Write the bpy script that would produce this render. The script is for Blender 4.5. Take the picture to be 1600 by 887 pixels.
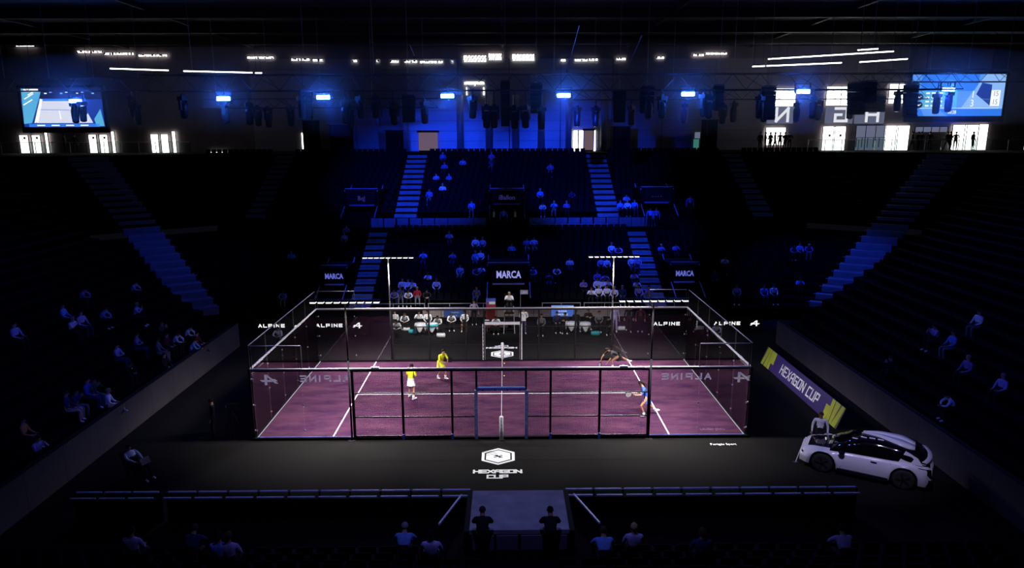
import bpy, bmesh, math, random
from mathutils import Vector, Matrix, Quaternion
random.seed(7)
for o in list(bpy.data.objects): bpy.data.objects.remove(o)
scene = bpy.context.scene
C = scene.collection

# ---------------------------------------------------------------- camera
CAM = Vector((0.2169, -26.9406, 12.1224))
PITCH, YAW, ROLL, FPX = 0.207106, 0.008691, -0.0031416, 1094.94
_f = Vector((math.sin(YAW)*math.cos(PITCH), math.cos(YAW)*math.cos(PITCH), -math.sin(PITCH)))
_r0 = Vector((math.cos(YAW), -math.sin(YAW), 0)); _u0 = _r0.cross(_f)
_r = _r0*math.cos(ROLL)+_u0*math.sin(ROLL); _u = _u0*math.cos(ROLL)-_r0*math.sin(ROLL)
cd = bpy.data.cameras.new('camera'); cam = bpy.data.objects.new('camera', cd); C.objects.link(cam)
cd.sensor_width = 36; cd.lens = FPX/1600*36; cd.clip_end = 500; cd.clip_start = .1
m = Matrix((_r, _u, -_f)).transposed().to_4x4(); m.translation = CAM
cam.matrix_world = m
scene.camera = cam
# measuring helpers: where a sight line meets a plane of the hall
def ray(x, y): return _f+_r*((x-800)/FPX)-_u*((y-443.5)/FPX)
def PZ(x, y, z): d = ray(x, y); return CAM+d*((z-CAM.z)/d.z)
def PY(x, y, Y): d = ray(x, y); return CAM+d*((Y-CAM.y)/d.y)
def PX(x, y, X): d = ray(x, y); return CAM+d*((X-CAM.x)/d.x)

# ---------------------------------------------------------------- world, exposure
w = bpy.data.worlds.new('hall_air'); scene.world = w; w.use_nodes = True
w.node_tree.nodes['Background'].inputs[0].default_value = (.55, .6, 1, 1)
w.node_tree.nodes['Background'].inputs[1].default_value = .004
vs = scene.view_settings
vs.view_transform = 'Standard'; vs.look = 'None'; vs.gamma = 1; vs.use_curve_mapping = False; vs.exposure = 0
LED_POWER, LED_SPREAD = 1100.0, 124       # court floodlight bars
BLUE_GAIN = 7.5         # blue stage floodlights
BLUE = (.008, .05, 1.0)

# ---------------------------------------------------------------- materials
M = {}
def mat(name, col, rough=.6, metal=0, emit=None, es=0, noise=0, nscale=6, spec=.5, bump=0):
    if name in M: return M[name]
    mt = bpy.data.materials.new(name); mt.use_nodes = True; M[name] = mt
    nt = mt.node_tree; b = nt.nodes['Principled BSDF']
    b.inputs['Base Color'].default_value = (*col, 1); b.inputs['Roughness'].default_value = rough
    b.inputs['Metallic'].default_value = metal; b.inputs['Specular IOR Level'].default_value = spec
    if emit: b.inputs['Emission Color'].default_value = (*emit, 1); b.inputs['Emission Strength'].default_value = es
    if noise or bump:
        tc = nt.nodes.new('ShaderNodeTexCoord'); n = nt.nodes.new('ShaderNodeTexNoise')
        n.inputs['Scale'].default_value = nscale; n.inputs['Detail'].default_value = 5
        nt.links.new(tc.outputs['Object'], n.inputs['Vector'])
        if noise:
            r = nt.nodes.new('ShaderNodeValToRGB'); e = r.color_ramp.elements
            e[0].position, e[1].position = .3, .7
            e[0].color = (*[c*(1-noise) for c in col], 1); e[1].color = (*[min(1, c*(1+noise)) for c in col], 1)
            nt.links.new(n.outputs['Fac'], r.inputs['Fac']); nt.links.new(r.outputs['Color'], b.inputs['Base Color'])
        if bump:
            bp = nt.nodes.new('ShaderNodeBump'); bp.inputs['Strength'].default_value = bump
            nt.links.new(n.outputs['Fac'], bp.inputs['Height']); nt.links.new(bp.outputs['Normal'], b.inputs['Normal'])
    return mt
def glow(name, col, s): return mat(name, (0, 0, 0), .5, emit=col, es=s)
def glass_mat(name, tint, base=.0):
    mt = bpy.data.materials.new(name); mt.use_nodes = True; M[name] = mt; nt = mt.node_tree; nt.nodes.clear()
    o = nt.nodes.new('ShaderNodeOutputMaterial'); mx = nt.nodes.new('ShaderNodeMixShader')
    t = nt.nodes.new('ShaderNodeBsdfTransparent'); t.inputs[0].default_value = (*tint, 1)
    g = nt.nodes.new('ShaderNodeBsdfGlossy'); g.inputs['Roughness'].default_value = .01
    fr = nt.nodes.new('ShaderNodeFresnel'); fr.inputs[0].default_value = 1.5
    nt.links.new(fr.outputs[0], mx.inputs[0]); nt.links.new(t.outputs[0], mx.inputs[1]); nt.links.new(g.outputs[0], mx.inputs[2])
    nt.links.new(mx.outputs[0], o.inputs[0]); return mt
def decal_mat(name, col):
    mt = bpy.data.materials.new(name); mt.use_nodes = True; M[name] = mt; nt = mt.node_tree; nt.nodes.clear()
    o = nt.nodes.new('ShaderNodeOutputMaterial'); mx = nt.nodes.new('ShaderNodeMixShader'); mx.inputs[0].default_value = .7
    d = nt.nodes.new('ShaderNodeBsdfDiffuse'); t = nt.nodes.new('ShaderNodeBsdfTranslucent'); d.inputs[0].default_value = t.inputs[0].default_value = (*col, 1)
    nt.links.new(d.outputs[0], mx.inputs[1]); nt.links.new(t.outputs[0], mx.inputs[2]); nt.links.new(mx.outputs[0], o.inputs[0])
decal_mat('decal', (.95, .93, .95))
glass_mat('court_glass', (.93, .94, .96)); glass_mat('rail_glass', (.8, .88, .86))

def court_material():
    mt = mat('court_turf', (.2, .05, .16), .9, spec=.03); nt = mt.node_tree; b = nt.nodes['Principled BSDF']
    tc = nt.nodes.new('ShaderNodeTexCoord'); mp = nt.nodes.new('ShaderNodeMapping'); mp.inputs['Scale'].default_value = (.35, 1.1, 1)
    nt.links.new(tc.outputs['Object'], mp.inputs[0])
    n1 = nt.nodes.new('ShaderNodeTexNoise'); n1.inputs['Scale'].default_value = 1.3; n1.inputs['Detail'].default_value = 8; n1.inputs['Roughness'].default_value = .72
    n2 = nt.nodes.new('ShaderNodeTexNoise'); n2.inputs['Scale'].default_value = 45; n2.inputs['Detail'].default_value = 3
    nt.links.new(mp.outputs[0], n1.inputs['Vector']); nt.links.new(tc.outputs['Object'], n2.inputs['Vector'])
    r = nt.nodes.new('ShaderNodeValToRGB'); e = r.color_ramp.elements
    e[0].position = .34; e[0].color = (.022, .0065, .026, 1); e[1].position = .7; e[1].color = (.078, .029, .05, 1)
    nt.links.new(n1.outputs['Fac'], r.inputs['Fac'])
    mx = nt.nodes.new('ShaderNodeMixRGB'); mx.blend_type = 'OVERLAY'; mx.inputs[0].default_value = .55
    nt.links.new(r.outputs['Color'], mx.inputs[1]); nt.links.new(n2.outputs['Fac'], mx.inputs[2])
    nt.links.new(mx.outputs[0], b.inputs['Base Color'])
    bp = nt.nodes.new('ShaderNodeBump'); bp.inputs['Strength'].default_value = .3; bp.inputs['Distance'].default_value = .02
    nt.links.new(n2.outputs['Fac'], bp.inputs['Height']); nt.links.new(bp.outputs['Normal'], b.inputs['Normal'])
    return mt
court_material()
mat('line_paint', (.85, .82, .84), .7)
mat('carpet', (.0095, .009, .0085), .95, noise=.35, nscale=30, spec=.04)
mat('print_white', (.8, .82, .78), .7)
mat('black_steel', (.012, .012, .014), .45, .3)
mat('wire', (.014, .012, .016), .6, .2)
mat('steel_rail', (.75, .75, .78), .35, .6)
mat('white_paint', (.8, .8, .82), .4)
mat('pad_white', (.78, .78, .8), .6, noise=.06)
mat('pad_blue', (.12, .2, .62), .6, noise=.1)
mat('black_matte', (.005, .005, .006), .8, spec=.12)
mat('black_fabric', (.006, .006, .008), .95, spec=.05, noise=.3)
mat('seat_plastic', (.0035, .0035, .005), .7, spec=.04)
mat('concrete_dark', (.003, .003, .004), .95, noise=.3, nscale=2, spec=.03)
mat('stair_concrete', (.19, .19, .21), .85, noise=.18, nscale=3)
mat('stair_nosing', (.27, .26, .29), .7)
mat('parapet_brown', (.06, .05, .052), .8, noise=.15, nscale=1.5)
mat('parapet_lilac', (.13, .115, .17), .6, noise=.15, nscale=2)
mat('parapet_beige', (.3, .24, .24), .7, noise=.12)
mat('wall_grey', (.3, .29, .31), .7, noise=.12, nscale=.8)
mat('wall_plum', (.17, .14, .15), .8, noise=.15, nscale=.8)
mat('cladding_shaded', (.26, .24, .28), .6, .1, noise=.1, nscale=.6)
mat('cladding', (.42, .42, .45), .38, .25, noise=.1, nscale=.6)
mat('timber', (.3, .17, .1), .6, noise=.2)
mat('ceiling_dark', (.075, .072, .075), .9, noise=.25, nscale=.4)
mat('beam', (.05, .05, .052), .6, .2)
mat('truss_metal', (.03, .03, .034), .4, .6)
mat('chain', (.35, .35, .36), .4, .7)
mat('rubber', (.01, .01, .01), .8)
mat('board_purple', (.035, .014, .125), .5, noise=.06)
mat('board_lime', (.42, .48, .03), .5)
mat('board_olive', (.09, .08, .04), .6)
mat('car_white', (.72, .71, .78), .22, .0, spec=.6)
mat('car_black', (.006, .006, .012), .06, spec=.8)
mat('car_glass', (.003, .003, .004), .05, spec=.7)
mat('rim', (.05, .05, .055), .3, .8)
mat('red', (.35, .02, .02), .5)
mat('sign_blue', (.1, .14, .6), .5)
mat('ball', (.7, .75, .05), .8)
mat('teal_cloth', (.03, .4, .45), .8)
mat('linen', (.75, .74, .76), .85)
mat('slab_grey', (.3, .29, .31), .85, noise=.25, nscale=4)
mat('skin_light', (.52, .31, .22), .6); mat('skin_tan', (.36, .19, .11), .6); mat('skin_dark', (.12, .06, .04), .6)
for n, c in dict(white=(.78, .77, .8), offwhite=(.6, .58, .56), black=(.012, .012, .014), navy=(.02, .03, .1), grey=(.16, .16, .17), yellow=(.62, .7, .02),
                 blue=(.03, .09, .42), red=(.4, .02, .03), purple=(.24, .16, .4), khaki=(.45, .38, .28), orange=(.6, .22, .06), maroon=(.12, .02, .03),
                 green=(.05, .1, .05), lilac=(.4, .35, .6), skyblue=(.15, .3, .7)).items(): mat('cloth_'+n, c, .85, noise=.12, nscale=14, spec=.2)
mat('hair_black', (.008, .006, .006), .85, spec=.1, noise=.4, nscale=60); mat('hair_brown', (.06, .03, .015), .85, spec=.1, noise=.4, nscale=60); mat('hair_blond', (.4, .28, .12), .85, spec=.1, noise=.3, nscale=60); mat('hair_grey', (.22, .21, .2), .85, spec=.1, noise=.3, nscale=60)
mat('hivis', (.75, .85, .1), .5, emit=(.6, .75, .05), es=.0); mat('red_dark', (.12, .01, .01), .3); mat('sign_white', (.5, .5, .85), .5)
mat('eye', (.01, .008, .008), .2)
glow('led_white', (1, .97, .95), 3)
glow('lamp_blue', (.03, .14, 1), 520)
glow('daylight', (1, .985, .93), 4)
glow('daylight_blue', (.55, .62, .95), .22)
glow('daylight_teal', (.12, .6, .5), .28)
glow('tube_white', (1, .98, 1), 5)
glow('letter_glow', (.95, .95, 1), .85)
glow('alpine_white', (1, 1, 1), 1.15)
glow('sign_marca', (.2, .23, .95), .55)
glow('sign_marca_centre', (.4, .42, 1), .75)
glow('sign_dim', (.1, .09, .6), .3)

# ---------------------------------------------------------------- mesh helpers
class MB:
    def __init__(s): s.v = []; s.f = []; s.mi = []
    def add(s, vs, fs, mi=0):
        b = len(s.v); s.v += [tuple(v) for v in vs]; s.f += [tuple(b+i for i in f) for f in fs]; s.mi += [mi]*len(fs); return s
    def box(s, c, d, mi=0, rot=None):
        x, y, z = (d[0]/2, d[1]/2, d[2]/2)
        p = [Vector((a*x, b*y, e*z)) for e in (-1, 1) for b in (-1, 1) for a in (-1, 1)]
        if rot is not None: p = [rot@q for q in p]
        c = Vector(c)
        return s.add([c+q for q in p], [(0, 2, 3, 1), (4, 5, 7, 6), (0, 1, 5, 4), (2, 6, 7, 3), (0, 4, 6, 2), (1, 3, 7, 5)], mi)
    def span(s, a, b, mi=0):
        return s.box([(a[i]+b[i])/2 for i in range(3)], [abs(b[i]-a[i]) for i in range(3)], mi)
    def bar(s, p, q, w, h=None, mi=0):
        p, q = Vector(p), Vector(q); d = q-p
        return s.box((p+q)/2, (w, h or w, d.length), mi, d.to_track_quat('Z', 'Y').to_matrix())
    def tube(s, p, q, r, n=8, r2=None, mi=0, caps=True):
        p, q = Vector(p), Vector(q); d = q-p; R = d.to_track_quat('Z', 'Y').to_matrix(); r2 = r if r2 is None else r2
        vs = []
        for c, rr in ((p, r), (q, r2)):
            for i in range(n): a = 2*math.pi*i/n; vs.append(c+R@Vector((math.cos(a)*rr, math.sin(a)*rr, 0)))
        fs = [(i, (i+1) % n, n+(i+1) % n, n+i) for i in range(n)]
        if caps: fs += [tuple(range(n-1, -1, -1)), tuple(range(n, 2*n))]
        return s.add(vs, fs, mi)
    def lathe(s, prof, n=16, c=(0, 0, 0), axis='Z', mi=0):
        vs = []; c = Vector(c)
        for r, z in prof:
            for i in range(n):
                a = 2*math.pi*i/n; x, y = r*math.cos(a), r*math.sin(a)
                vs.append(c+Vector({'Z': (x, y, z), 'Y': (x, z, y), 'X': (z, x, y)}[axis]))
        k = len(prof); fs = []
        for j in range(k-1):
            for i in range(n): fs.append((j*n+i, j*n+(i+1) % n, (j+1)*n+(i+1) % n, (j+1)*n+i))
        fs += [tuple(range(n-1, -1, -1)), tuple((k-1)*n+i for i in range(n))]
        return s.add(vs, fs, mi)
    def prism(s, pts, fn, mi=0):
        """pts: 2-D outline, fn(u, v, t) -> 3-D with t = 0 front and 1 back"""
        n = len(pts); vs = [fn(u, v, 0) for u, v in pts]+[fn(u, v, 1) for u, v in pts]
        fs = [tuple(range(n)), tuple(range(2*n-1, n-1, -1))]+[(i, i+n, (i+1) % n+n, (i+1) % n) for i in range(n)]
        return s.add(vs, fs, mi)
    def ball(s, c, r, n=10, k=6, mi=0):
        if not hasattr(r, '__len__'): r = (r, r, r)
        pr = []; vs = []
        for j in range(k+1):
            t = math.pi*j/k
            for i in range(n):
                a = 2*math.pi*i/n; vs.append((c[0]+r[0]*math.sin(t)*math.cos(a), c[1]+r[1]*math.sin(t)*math.sin(a), c[2]+r[2]*math.cos(t)))
        fs = [(j*n+i, (j+1)*n+i, (j+1)*n+(i+1) % n, j*n+(i+1) % n) for j in range(k) for i in range(n)]
        return s.add(vs, fs, mi)
    def mesh(s, name, mats, smooth=False, fix=True):
        me = bpy.data.meshes.new(name); me.from_pydata(s.v, [], s.f)
        for mm in (mats if isinstance(mats, (list, tuple)) else [mats]): me.materials.append(M[mm] if isinstance(mm, str) else mm)
        for p, i in zip(me.polygons, s.mi): p.material_index = i; p.use_smooth = smooth
        if fix:
            bm = bmesh.new(); bm.from_mesh(me); bmesh.ops.recalc_face_normals(bm, faces=bm.faces); bm.to_mesh(me); bm.free()
        return me
    def build(s, name, mats, parent=None, smooth=False, loc=None, fix=True):
        return put(name, s.mesh(name, mats, smooth, fix), parent, loc)
def put(name, me, parent=None, loc=None, rot=None, scale=None):
    o = bpy.data.objects.new(name, me); C.objects.link(o); o.parent = parent
    if loc is not None: o.location = loc
    if rot is not None: o.rotation_euler = rot
    if scale is not None: o.scale = scale
    return o
USED = {}
def tag(o, label, cat, group=None):
    o['label'] = label; o['category'] = cat
    if group: o['group'] = group
    return o
def thing(name, loc, label, cat, group=None, rz=0):
    o = bpy.data.objects.new(name, None); C.objects.link(o); o.location = loc; o.rotation_euler = (0, 0, rz); o.empty_display_size = .2
    return tag(o, label, cat, group)
def struct(o): o['kind'] = 'structure'; return o
def sempty(name, loc=(0, 0, 0)):
    o = bpy.data.objects.new(name, None); C.objects.link(o); o.location = loc; o['kind'] = 'structure'; return o
def stuff(o): o['kind'] = 'stuff'; return o
def copy_tree(o, parent=None):
    c = o.copy(); C.objects.link(c); c.parent = parent
    for ch in list(o.children): copy_tree(ch, c)
    return c
ORD = ['first', 'second', 'third', 'fourth', 'fifth', 'sixth', 'seventh', 'eighth', 'ninth', 'tenth', 'eleventh', 'twelfth', 'thirteenth', 'fourteenth', 'fifteenth',
       'sixteenth', 'seventeenth', 'eighteenth', 'nineteenth', 'twentieth'] + [f'{i}'+{1: 'st', 2: 'nd', 3: 'rd'}.get(i % 10, 'th') for i in range(21, 99)]
UNIT = MB().box((0, 0, 0), (1, 1, 1))
_ub = {}
def ubox(name, mt, parent, c, d, rot=None):
    """one box piece that shares its mesh with the other box pieces of that material"""
    if mt not in _ub: _ub[mt] = UNIT.mesh('box_'+mt, mt)
    return put(name, _ub[mt], parent, c, rot, d)

# square block lettering, drawn as strokes on a 4 x 6 grid
GLY = {'H': ['04 00', '04 06', '40 46', '03 43'][0:0] or [((0, 0), (0, 6)), ((4, 0), (4, 6)), ((0, 3), (4, 3))],
       'E': [((4, 0), (0, 0), (0, 6), (4, 6)), ((0, 3), (3.6, 3))], 'X': [((0, 0), (4, 6)), ((0, 6), (4, 0))],
       'A': [((0, 0), (0, 4.6), (1.4, 6), (4, 6), (4, 0)), ((0, 2.6), (4, 2.6))], 'G': [((4, 6), (0, 6), (0, 0), (4, 0), (4, 3), (2, 3))],
       'O': [((0, 0), (4, 0), (4, 6), (0, 6), (0, 0))], 'N': [((0, 0), (0, 6), (4, 0), (4, 6))], 'C': [((4, 6), (0, 6), (0, 0), (4, 0))],
       'U': [((0, 6), (0, 0), (4, 0), (4, 6))], 'P': [((0, 0), (0, 6), (4, 6), (4, 2.6), (0, 2.6))], 'L': [((0, 6), (0, 0), (4, 0))],
       'I': [((2, 0), (2, 6))], 'M': [((0, 0), (0, 6), (2, 2.4), (4, 6), (4, 0))], 'R': [((0, 0), (0, 6), (4, 6), (4, 3), (0, 3)), ((1.6, 3), (4, 0))],
       'a': [((0, 0), (2, 6), (4, 0)), ((.9, 2), (3.1, 2))]}
def block_text(txt, width, height, th, fn, adv=5.6, depth=.004):
    """returns an MB with the letters; fn(u, v, t) maps the text plane (u along, v up, origin at centre) into space"""
    b = MB(); n = sum(.5 if c == ' ' else (.55 if c == 'I' else 1) for c in txt); tot = n*adv-(adv-4); sx = width/tot; sy = height/6; x = -tot/2; k = 0
    for ch in txt:
        if ch == ' ': x += adv*.5; continue
        off = -1.25 if ch == 'I' else 0
        for line in GLY[ch]:
            for (a, c) in zip(line[:-1], line[1:]):
                p = Vector(((x+off+a[0])*sx, (a[1]-3)*sy)); q = Vector(((x+off+c[0])*sx, (c[1]-3)*sy)); d = (q-p).normalized()
                nrm = Vector((-d.y, d.x))*th/2; e = d*th/2*.98; k += 1
                t0 = -.0006*(k % 5)
                pts = [p-e-nrm, q+e-nrm, q+e+nrm, p-e+nrm]
                b.prism([(v.x, v.y) for v in pts], lambda u, v, t: fn(u, v, t0+t*depth))
        x += adv*(.55 if ch == 'I' else 1)
    return b
def font_mesh(txt, size, extrude=.01, bold=0):
    cu = bpy.data.curves.new('lettering', 'FONT'); cu.body = txt; cu.size = size; cu.extrude = extrude; cu.offset = bold; cu.align_x = 'CENTER'; cu.align_y = 'CENTER'; cu.resolution_u = 2
    o = bpy.data.objects.new('lettering', cu); C.objects.link(o)
    dg = bpy.context.evaluated_depsgraph_get(); me = bpy.data.meshes.new_from_object(o.evaluated_get(dg))
    bpy.data.objects.remove(o); bpy.data.curves.remove(cu); me.materials.clear(); return me
def lettering(txt, size, mt, parent, loc, rot=(math.pi/2, 0, 0), sx=1, bold=0):
    me = font_mesh(txt, size, bold=bold); me.materials.append(M[mt])
    return put('lettering', me, parent, loc, rot, (sx, 1, 1))
# ================================================================ the hall
AX = .45                                   # the stands' own centre line
fl = struct(MB().box((0, 15, -.1), (110, 70, .2)).build('floor', 'carpet'))

# ---- far bowl: rows follow a line that turns at both corners
LN, LDY, LDZ, LY0, LZ0 = 11, .765, .367, 18.6, 1.0
UN, UDY, UDZ, UY0, UZ0 = 12, .79, .395, 27.6, 5.95
YTOP, ZTOP = UY0+UN*UDY, UZ0+UN*UDZ        # 37.08, 10.69
def lerp(a, b, t): return (a[0]+(b[0]-a[0])*t, a[1]+(b[1]-a[1])*t)
DTOT = YTOP-LY0
def row_line(Y):
    t = (Y-LY0)/DTOT
    return [lerp((-21.3, 16.3), (-40.6, 25.3), t), lerp((-17.5, 18.6), (-27, YTOP), t), lerp((19.0, 18.6), (29, YTOP), t), lerp((23.2, 16.9), (44, 25), t)]
def tier(name, n, dy, dz, y0, z0):
    b = MB()
    for k in range(n+1):
        A = row_line(y0+k*dy); z = z0+k*dz; zb = z-dz if k else z0-.5
        for i in range(3): b.add([(*A[i], zb), (*A[i+1], zb), (*A[i+1], z), (*A[i], z)], [(0, 1, 2, 3)])
        if k < n:
            B = row_line(y0+(k+1)*dy)
            for i in range(3): b.add([(*A[i], z), (*A[i+1], z), (*B[i+1], z), (*B[i], z)], [(0, 1, 2, 3)])
    return struct(b.build(name, 'concrete_dark', fix=False))
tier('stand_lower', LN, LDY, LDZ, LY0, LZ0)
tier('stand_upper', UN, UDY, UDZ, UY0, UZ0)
# walkway between the tiers and the upper concourse
b = MB(); yl = LY0+LN*LDY; zl = LZ0+LN*LDZ
A, B = row_line(yl), row_line(UY0)
for i in range(3): b.add([(*A[i], zl), (*A[i+1], zl), (*B[i+1], zl), (*B[i], zl)], [(0, 1, 2, 3)])
struct(b.build('walkway', 'concrete_dark', fix=False))
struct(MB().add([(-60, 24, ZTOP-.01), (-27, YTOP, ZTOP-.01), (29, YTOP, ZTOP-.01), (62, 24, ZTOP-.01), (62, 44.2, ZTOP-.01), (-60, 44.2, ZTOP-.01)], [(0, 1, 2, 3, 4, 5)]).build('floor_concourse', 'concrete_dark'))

# ---- side stands
SN, SDX, SDZ, SZ0 = 25, .8, .385, .75
def side_stand(sg, x0, name):
    b = MB()
    for k in range(SN):
        xa, xb = x0+sg*SDX*k, x0+sg*SDX*(k+1); ya = 13.2+.49*SDX*k; z = SZ0+SDZ*k; zb = z-SDZ if k else 0
        yf = -10+.9*k
        b.add([(xa, yf, zb), (xa, ya, zb), (xa, ya, z), (xa, yf, z)], [(0, 1, 2, 3)])
        b.add([(xa, yf, z), (xa, ya, z), (xb, ya+.49*SDX, z), (xb, yf+.9, z)], [(0, 1, 2, 3)])
        b.add([(xa, ya, 0), (xb, ya+.49*SDX, 0), (xb, ya+.49*SDX, z), (xa, ya, z)], [(0, 1, 2, 3)])
        b.add([(xa, yf, 0), (xb, yf+.9, 0), (xb, yf+.9, z), (xa, yf, z)], [(0, 1, 2, 3)])
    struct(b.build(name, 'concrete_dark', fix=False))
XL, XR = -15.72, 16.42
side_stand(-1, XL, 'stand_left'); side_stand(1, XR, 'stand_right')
def side_parapet(sg, x0, name):
    p = sempty(name)
    n = 11; L = 23.0/n
    for i in range(n):
        ubox('panel', 'parapet_brown', p, (x0-sg*.06, -9.8+L*(i+.5), .7), (.1, L-.012, 1.4))
    ubox('coping', 'black_matte', p, (x0, -9.8+11.5, 1.415), (.2, 23, .03))
side_parapet(-1, XL, 'parapet_left'); side_parapet(1, XR, 'parapet_right')

# ---- far parapets
p = sempty('parapet_far_low')
x = -16.5; i = 0
while x < 17.5:
    wd = .82 if i % 4 else 1.25
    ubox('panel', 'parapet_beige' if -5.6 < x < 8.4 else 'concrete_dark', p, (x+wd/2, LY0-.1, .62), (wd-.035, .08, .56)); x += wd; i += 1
ubox('base_wall', 'black_matte', p, (.5, LY0-.02, .5), (35.5, .1, 1.0))
p = sempty('parapet_far_high')
xs = [-10.3+1.0*i for i in range(9)]+[2.05+1.0*i for i in range(10)]
for x in xs:
    wd = .92+.06*math.sin(x*7)
    ubox('panel', 'parapet_lilac', p, (x+.5, UY0-.09, UZ0-.36), (wd, .06, .7))
ubox('base_wall', 'concrete_dark', p, (.8, UY0-.03, UZ0-.45), (46, .06, .95))
ubox('sill', 'concrete_dark', p, (.8, UY0-.12, UZ0-.76), (46, .16, .06))

# ---- hall walls and roof
YW = 44.0
struct(MB().box((0, YW+.4, 15.4), (120, .3, 10.6)).build('wall_far', 'wall_plum'))
struct(MB().box((-60, 15, 11), (.4, 62, 23)).build('wall_left', 'wall_plum'))
struct(MB().box((62, 15, 11), (.4, 62, 23)).build('wall_right', 'wall_plum'))
struct(MB().box((0, 12, 20.9), (122, 66, .2)).build('ceiling', 'ceiling_dark'))
ce = sempty('roof_beams')
for y in (38, 31, 24, 17, 10): ubox('beam', 'beam', ce, (0, y, 20.45), (120, .35, .7))
for i in range(9): ubox('purlin', 'beam', ce, (-48+12*i, 24, 20.65), (.2, 40, .3))
# cladding boards of the far wall
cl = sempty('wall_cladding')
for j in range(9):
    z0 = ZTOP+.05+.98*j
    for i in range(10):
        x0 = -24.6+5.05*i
        ubox('board', 'cladding' if -9.2 < x0+2.5 < 10.2 else 'cladding_shaded', cl, (x0+2.5, YW+.2+.006*((i*3+j*5) % 4), z0+.49), (4.96, .1, .945))  # side boards coloured darker so the blue wash ends at the centre
# rounded metal columns before the wall
for i, px in enumerate((633, 719, 764, 806, 846, 889, 943)):
    q = PY(px, 205, YW-.3)
    o = thing('wall_column', (q.x, YW-.35, ZTOP), f'tall round metal column on the far wall, {ORD[i]} from left', 'column', 'round columns on the far wall')
    MB().lathe([(.34, 0), (.34, 5.4)], 20).build('shaft', 'cladding', o, True)
    for zz in (1.2, 1.9, 2.6, 3.6): MB().lathe([(.352, -.02), (.36, 0), (.352, .02)], 20, (0, 0, zz)).build('band', 'cladding', o, True)

# ---- doors and windows of the far wall
nd = [0, 0]
def pane_rect(parent, x0, y0, x1, y1, Y, mt, name='pane', fr=.05):
    a, c = PY(x0, y0, Y), PY(x1, y1, Y)
    xa, xb, za, zb = min(a.x, c.x), max(a.x, c.x), min(a.z, c.z), max(a.z, c.z)
    if zb-za > 2.0 and za < ZTOP+.8: za = ZTOP
    b = ubox(name, mt, parent, ((xa+xb)/2, Y, (za+zb)/2), (xb-xa, .04, zb-za))
    for xx in (xa, xb): ubox('frame', 'black_matte', parent, (xx, Y-.03, (za+zb)/2), (fr, .1, zb-za))
    ubox('frame', 'black_matte', parent, ((xa+xb)/2, Y-.03, zb), (xb-xa, .1, fr))
    return xa, xb, za, zb
def door(rects, side=None, stickers=True):
    nd[0] += 1; p = sempty(f'door_{nd[0]}')
    for r in rects:
        xa, xb, za, zb = pane_rect(p, *r, YW+.05, 'daylight', 'leaf')
        if stickers: ubox('sticker', 'black_matte', p, ((xa+xb)/2+.1, YW-.02, za+1.45), (.22, .02, .22))
        ubox('push_bar', 'black_matte', p, ((xa+xb)/2, YW, za+1.0), (xb-xa, .05, .03))
    if side:
        xa, xb, za, zb = pane_rect(p, *side, YW+.05, 'daylight')
        for k in range(1, 6): ubox('bar', 'cladding', p, ((xa+xb)/2, YW+.0, za+(zb-za)*k/6), (xb-xa, .04, .03))
door([(29.7, 211, 48.7, 245), (49.4, 211, 67.6, 245)], (69, 205.5, 79.5, 245))
door([(138, 210.5, 154.4, 244), (155, 210.5, 172, 244)], (173, 205.5, 183, 244))
door([(235, 209.7, 250.4, 242), (251, 209.7, 266, 242)], (268, 205, 277.5, 242), False)
door([(470.5, 207.5, 475.5, 238)], None, False)
door([(895.5, 203.5, 902.5, 237), (904, 203.5, 911, 237)], None, False)
door([(1286, 197.5, 1302, 230), (1303, 197.5, 1319, 230)])
door([(1383, 196, 1400, 230), (1401, 196, 1418, 230)], None, False)
door([(1489, 195, 1507, 230), (1508, 195, 1525, 230)], (1530, 194, 1540, 230), False)
def window(r, mt='daylight', bars=0):
    nd[1] += 1; p = sempty(f'window_{nd[1]}')
    xa, xb, za, zb = pane_rect(p, *r, YW+.06, mt)
    for k in range(bars): ubox('bar', 'black_matte', p, (xa+(xb-xa)*(k+1)/(bars+1), YW+.02, (za+zb)/2), (.05, .05, zb-za))
    return p
window((1197, 199, 1226, 226)); window((1209, 138, 1242, 166)); window((1292, 135, 1336, 164), bars=1); window((1390, 131, 1415, 161))
window((1338, 196, 1381, 229), 'daylight_blue', 2); window((1338, 215, 1381, 230), 'daylight_teal', 4); window((928, 203.5, 930.5, 236))
window((1085, 206, 1094, 216), 'daylight_blue'); window((1083, 217, 1092, 233), 'daylight_teal')
window((725, 127.5, 757, 131.5)); window((728, 136, 730.5, 148)); window((754.5, 136, 757.5, 148)); window((741, 131, 743.5, 134)); window((328, 237, 355, 240.5)); window((1430, 198, 1480, 206), 'daylight_blue', 3)
window((1564, 150, 1570, 176)) if 0 else None
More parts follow.
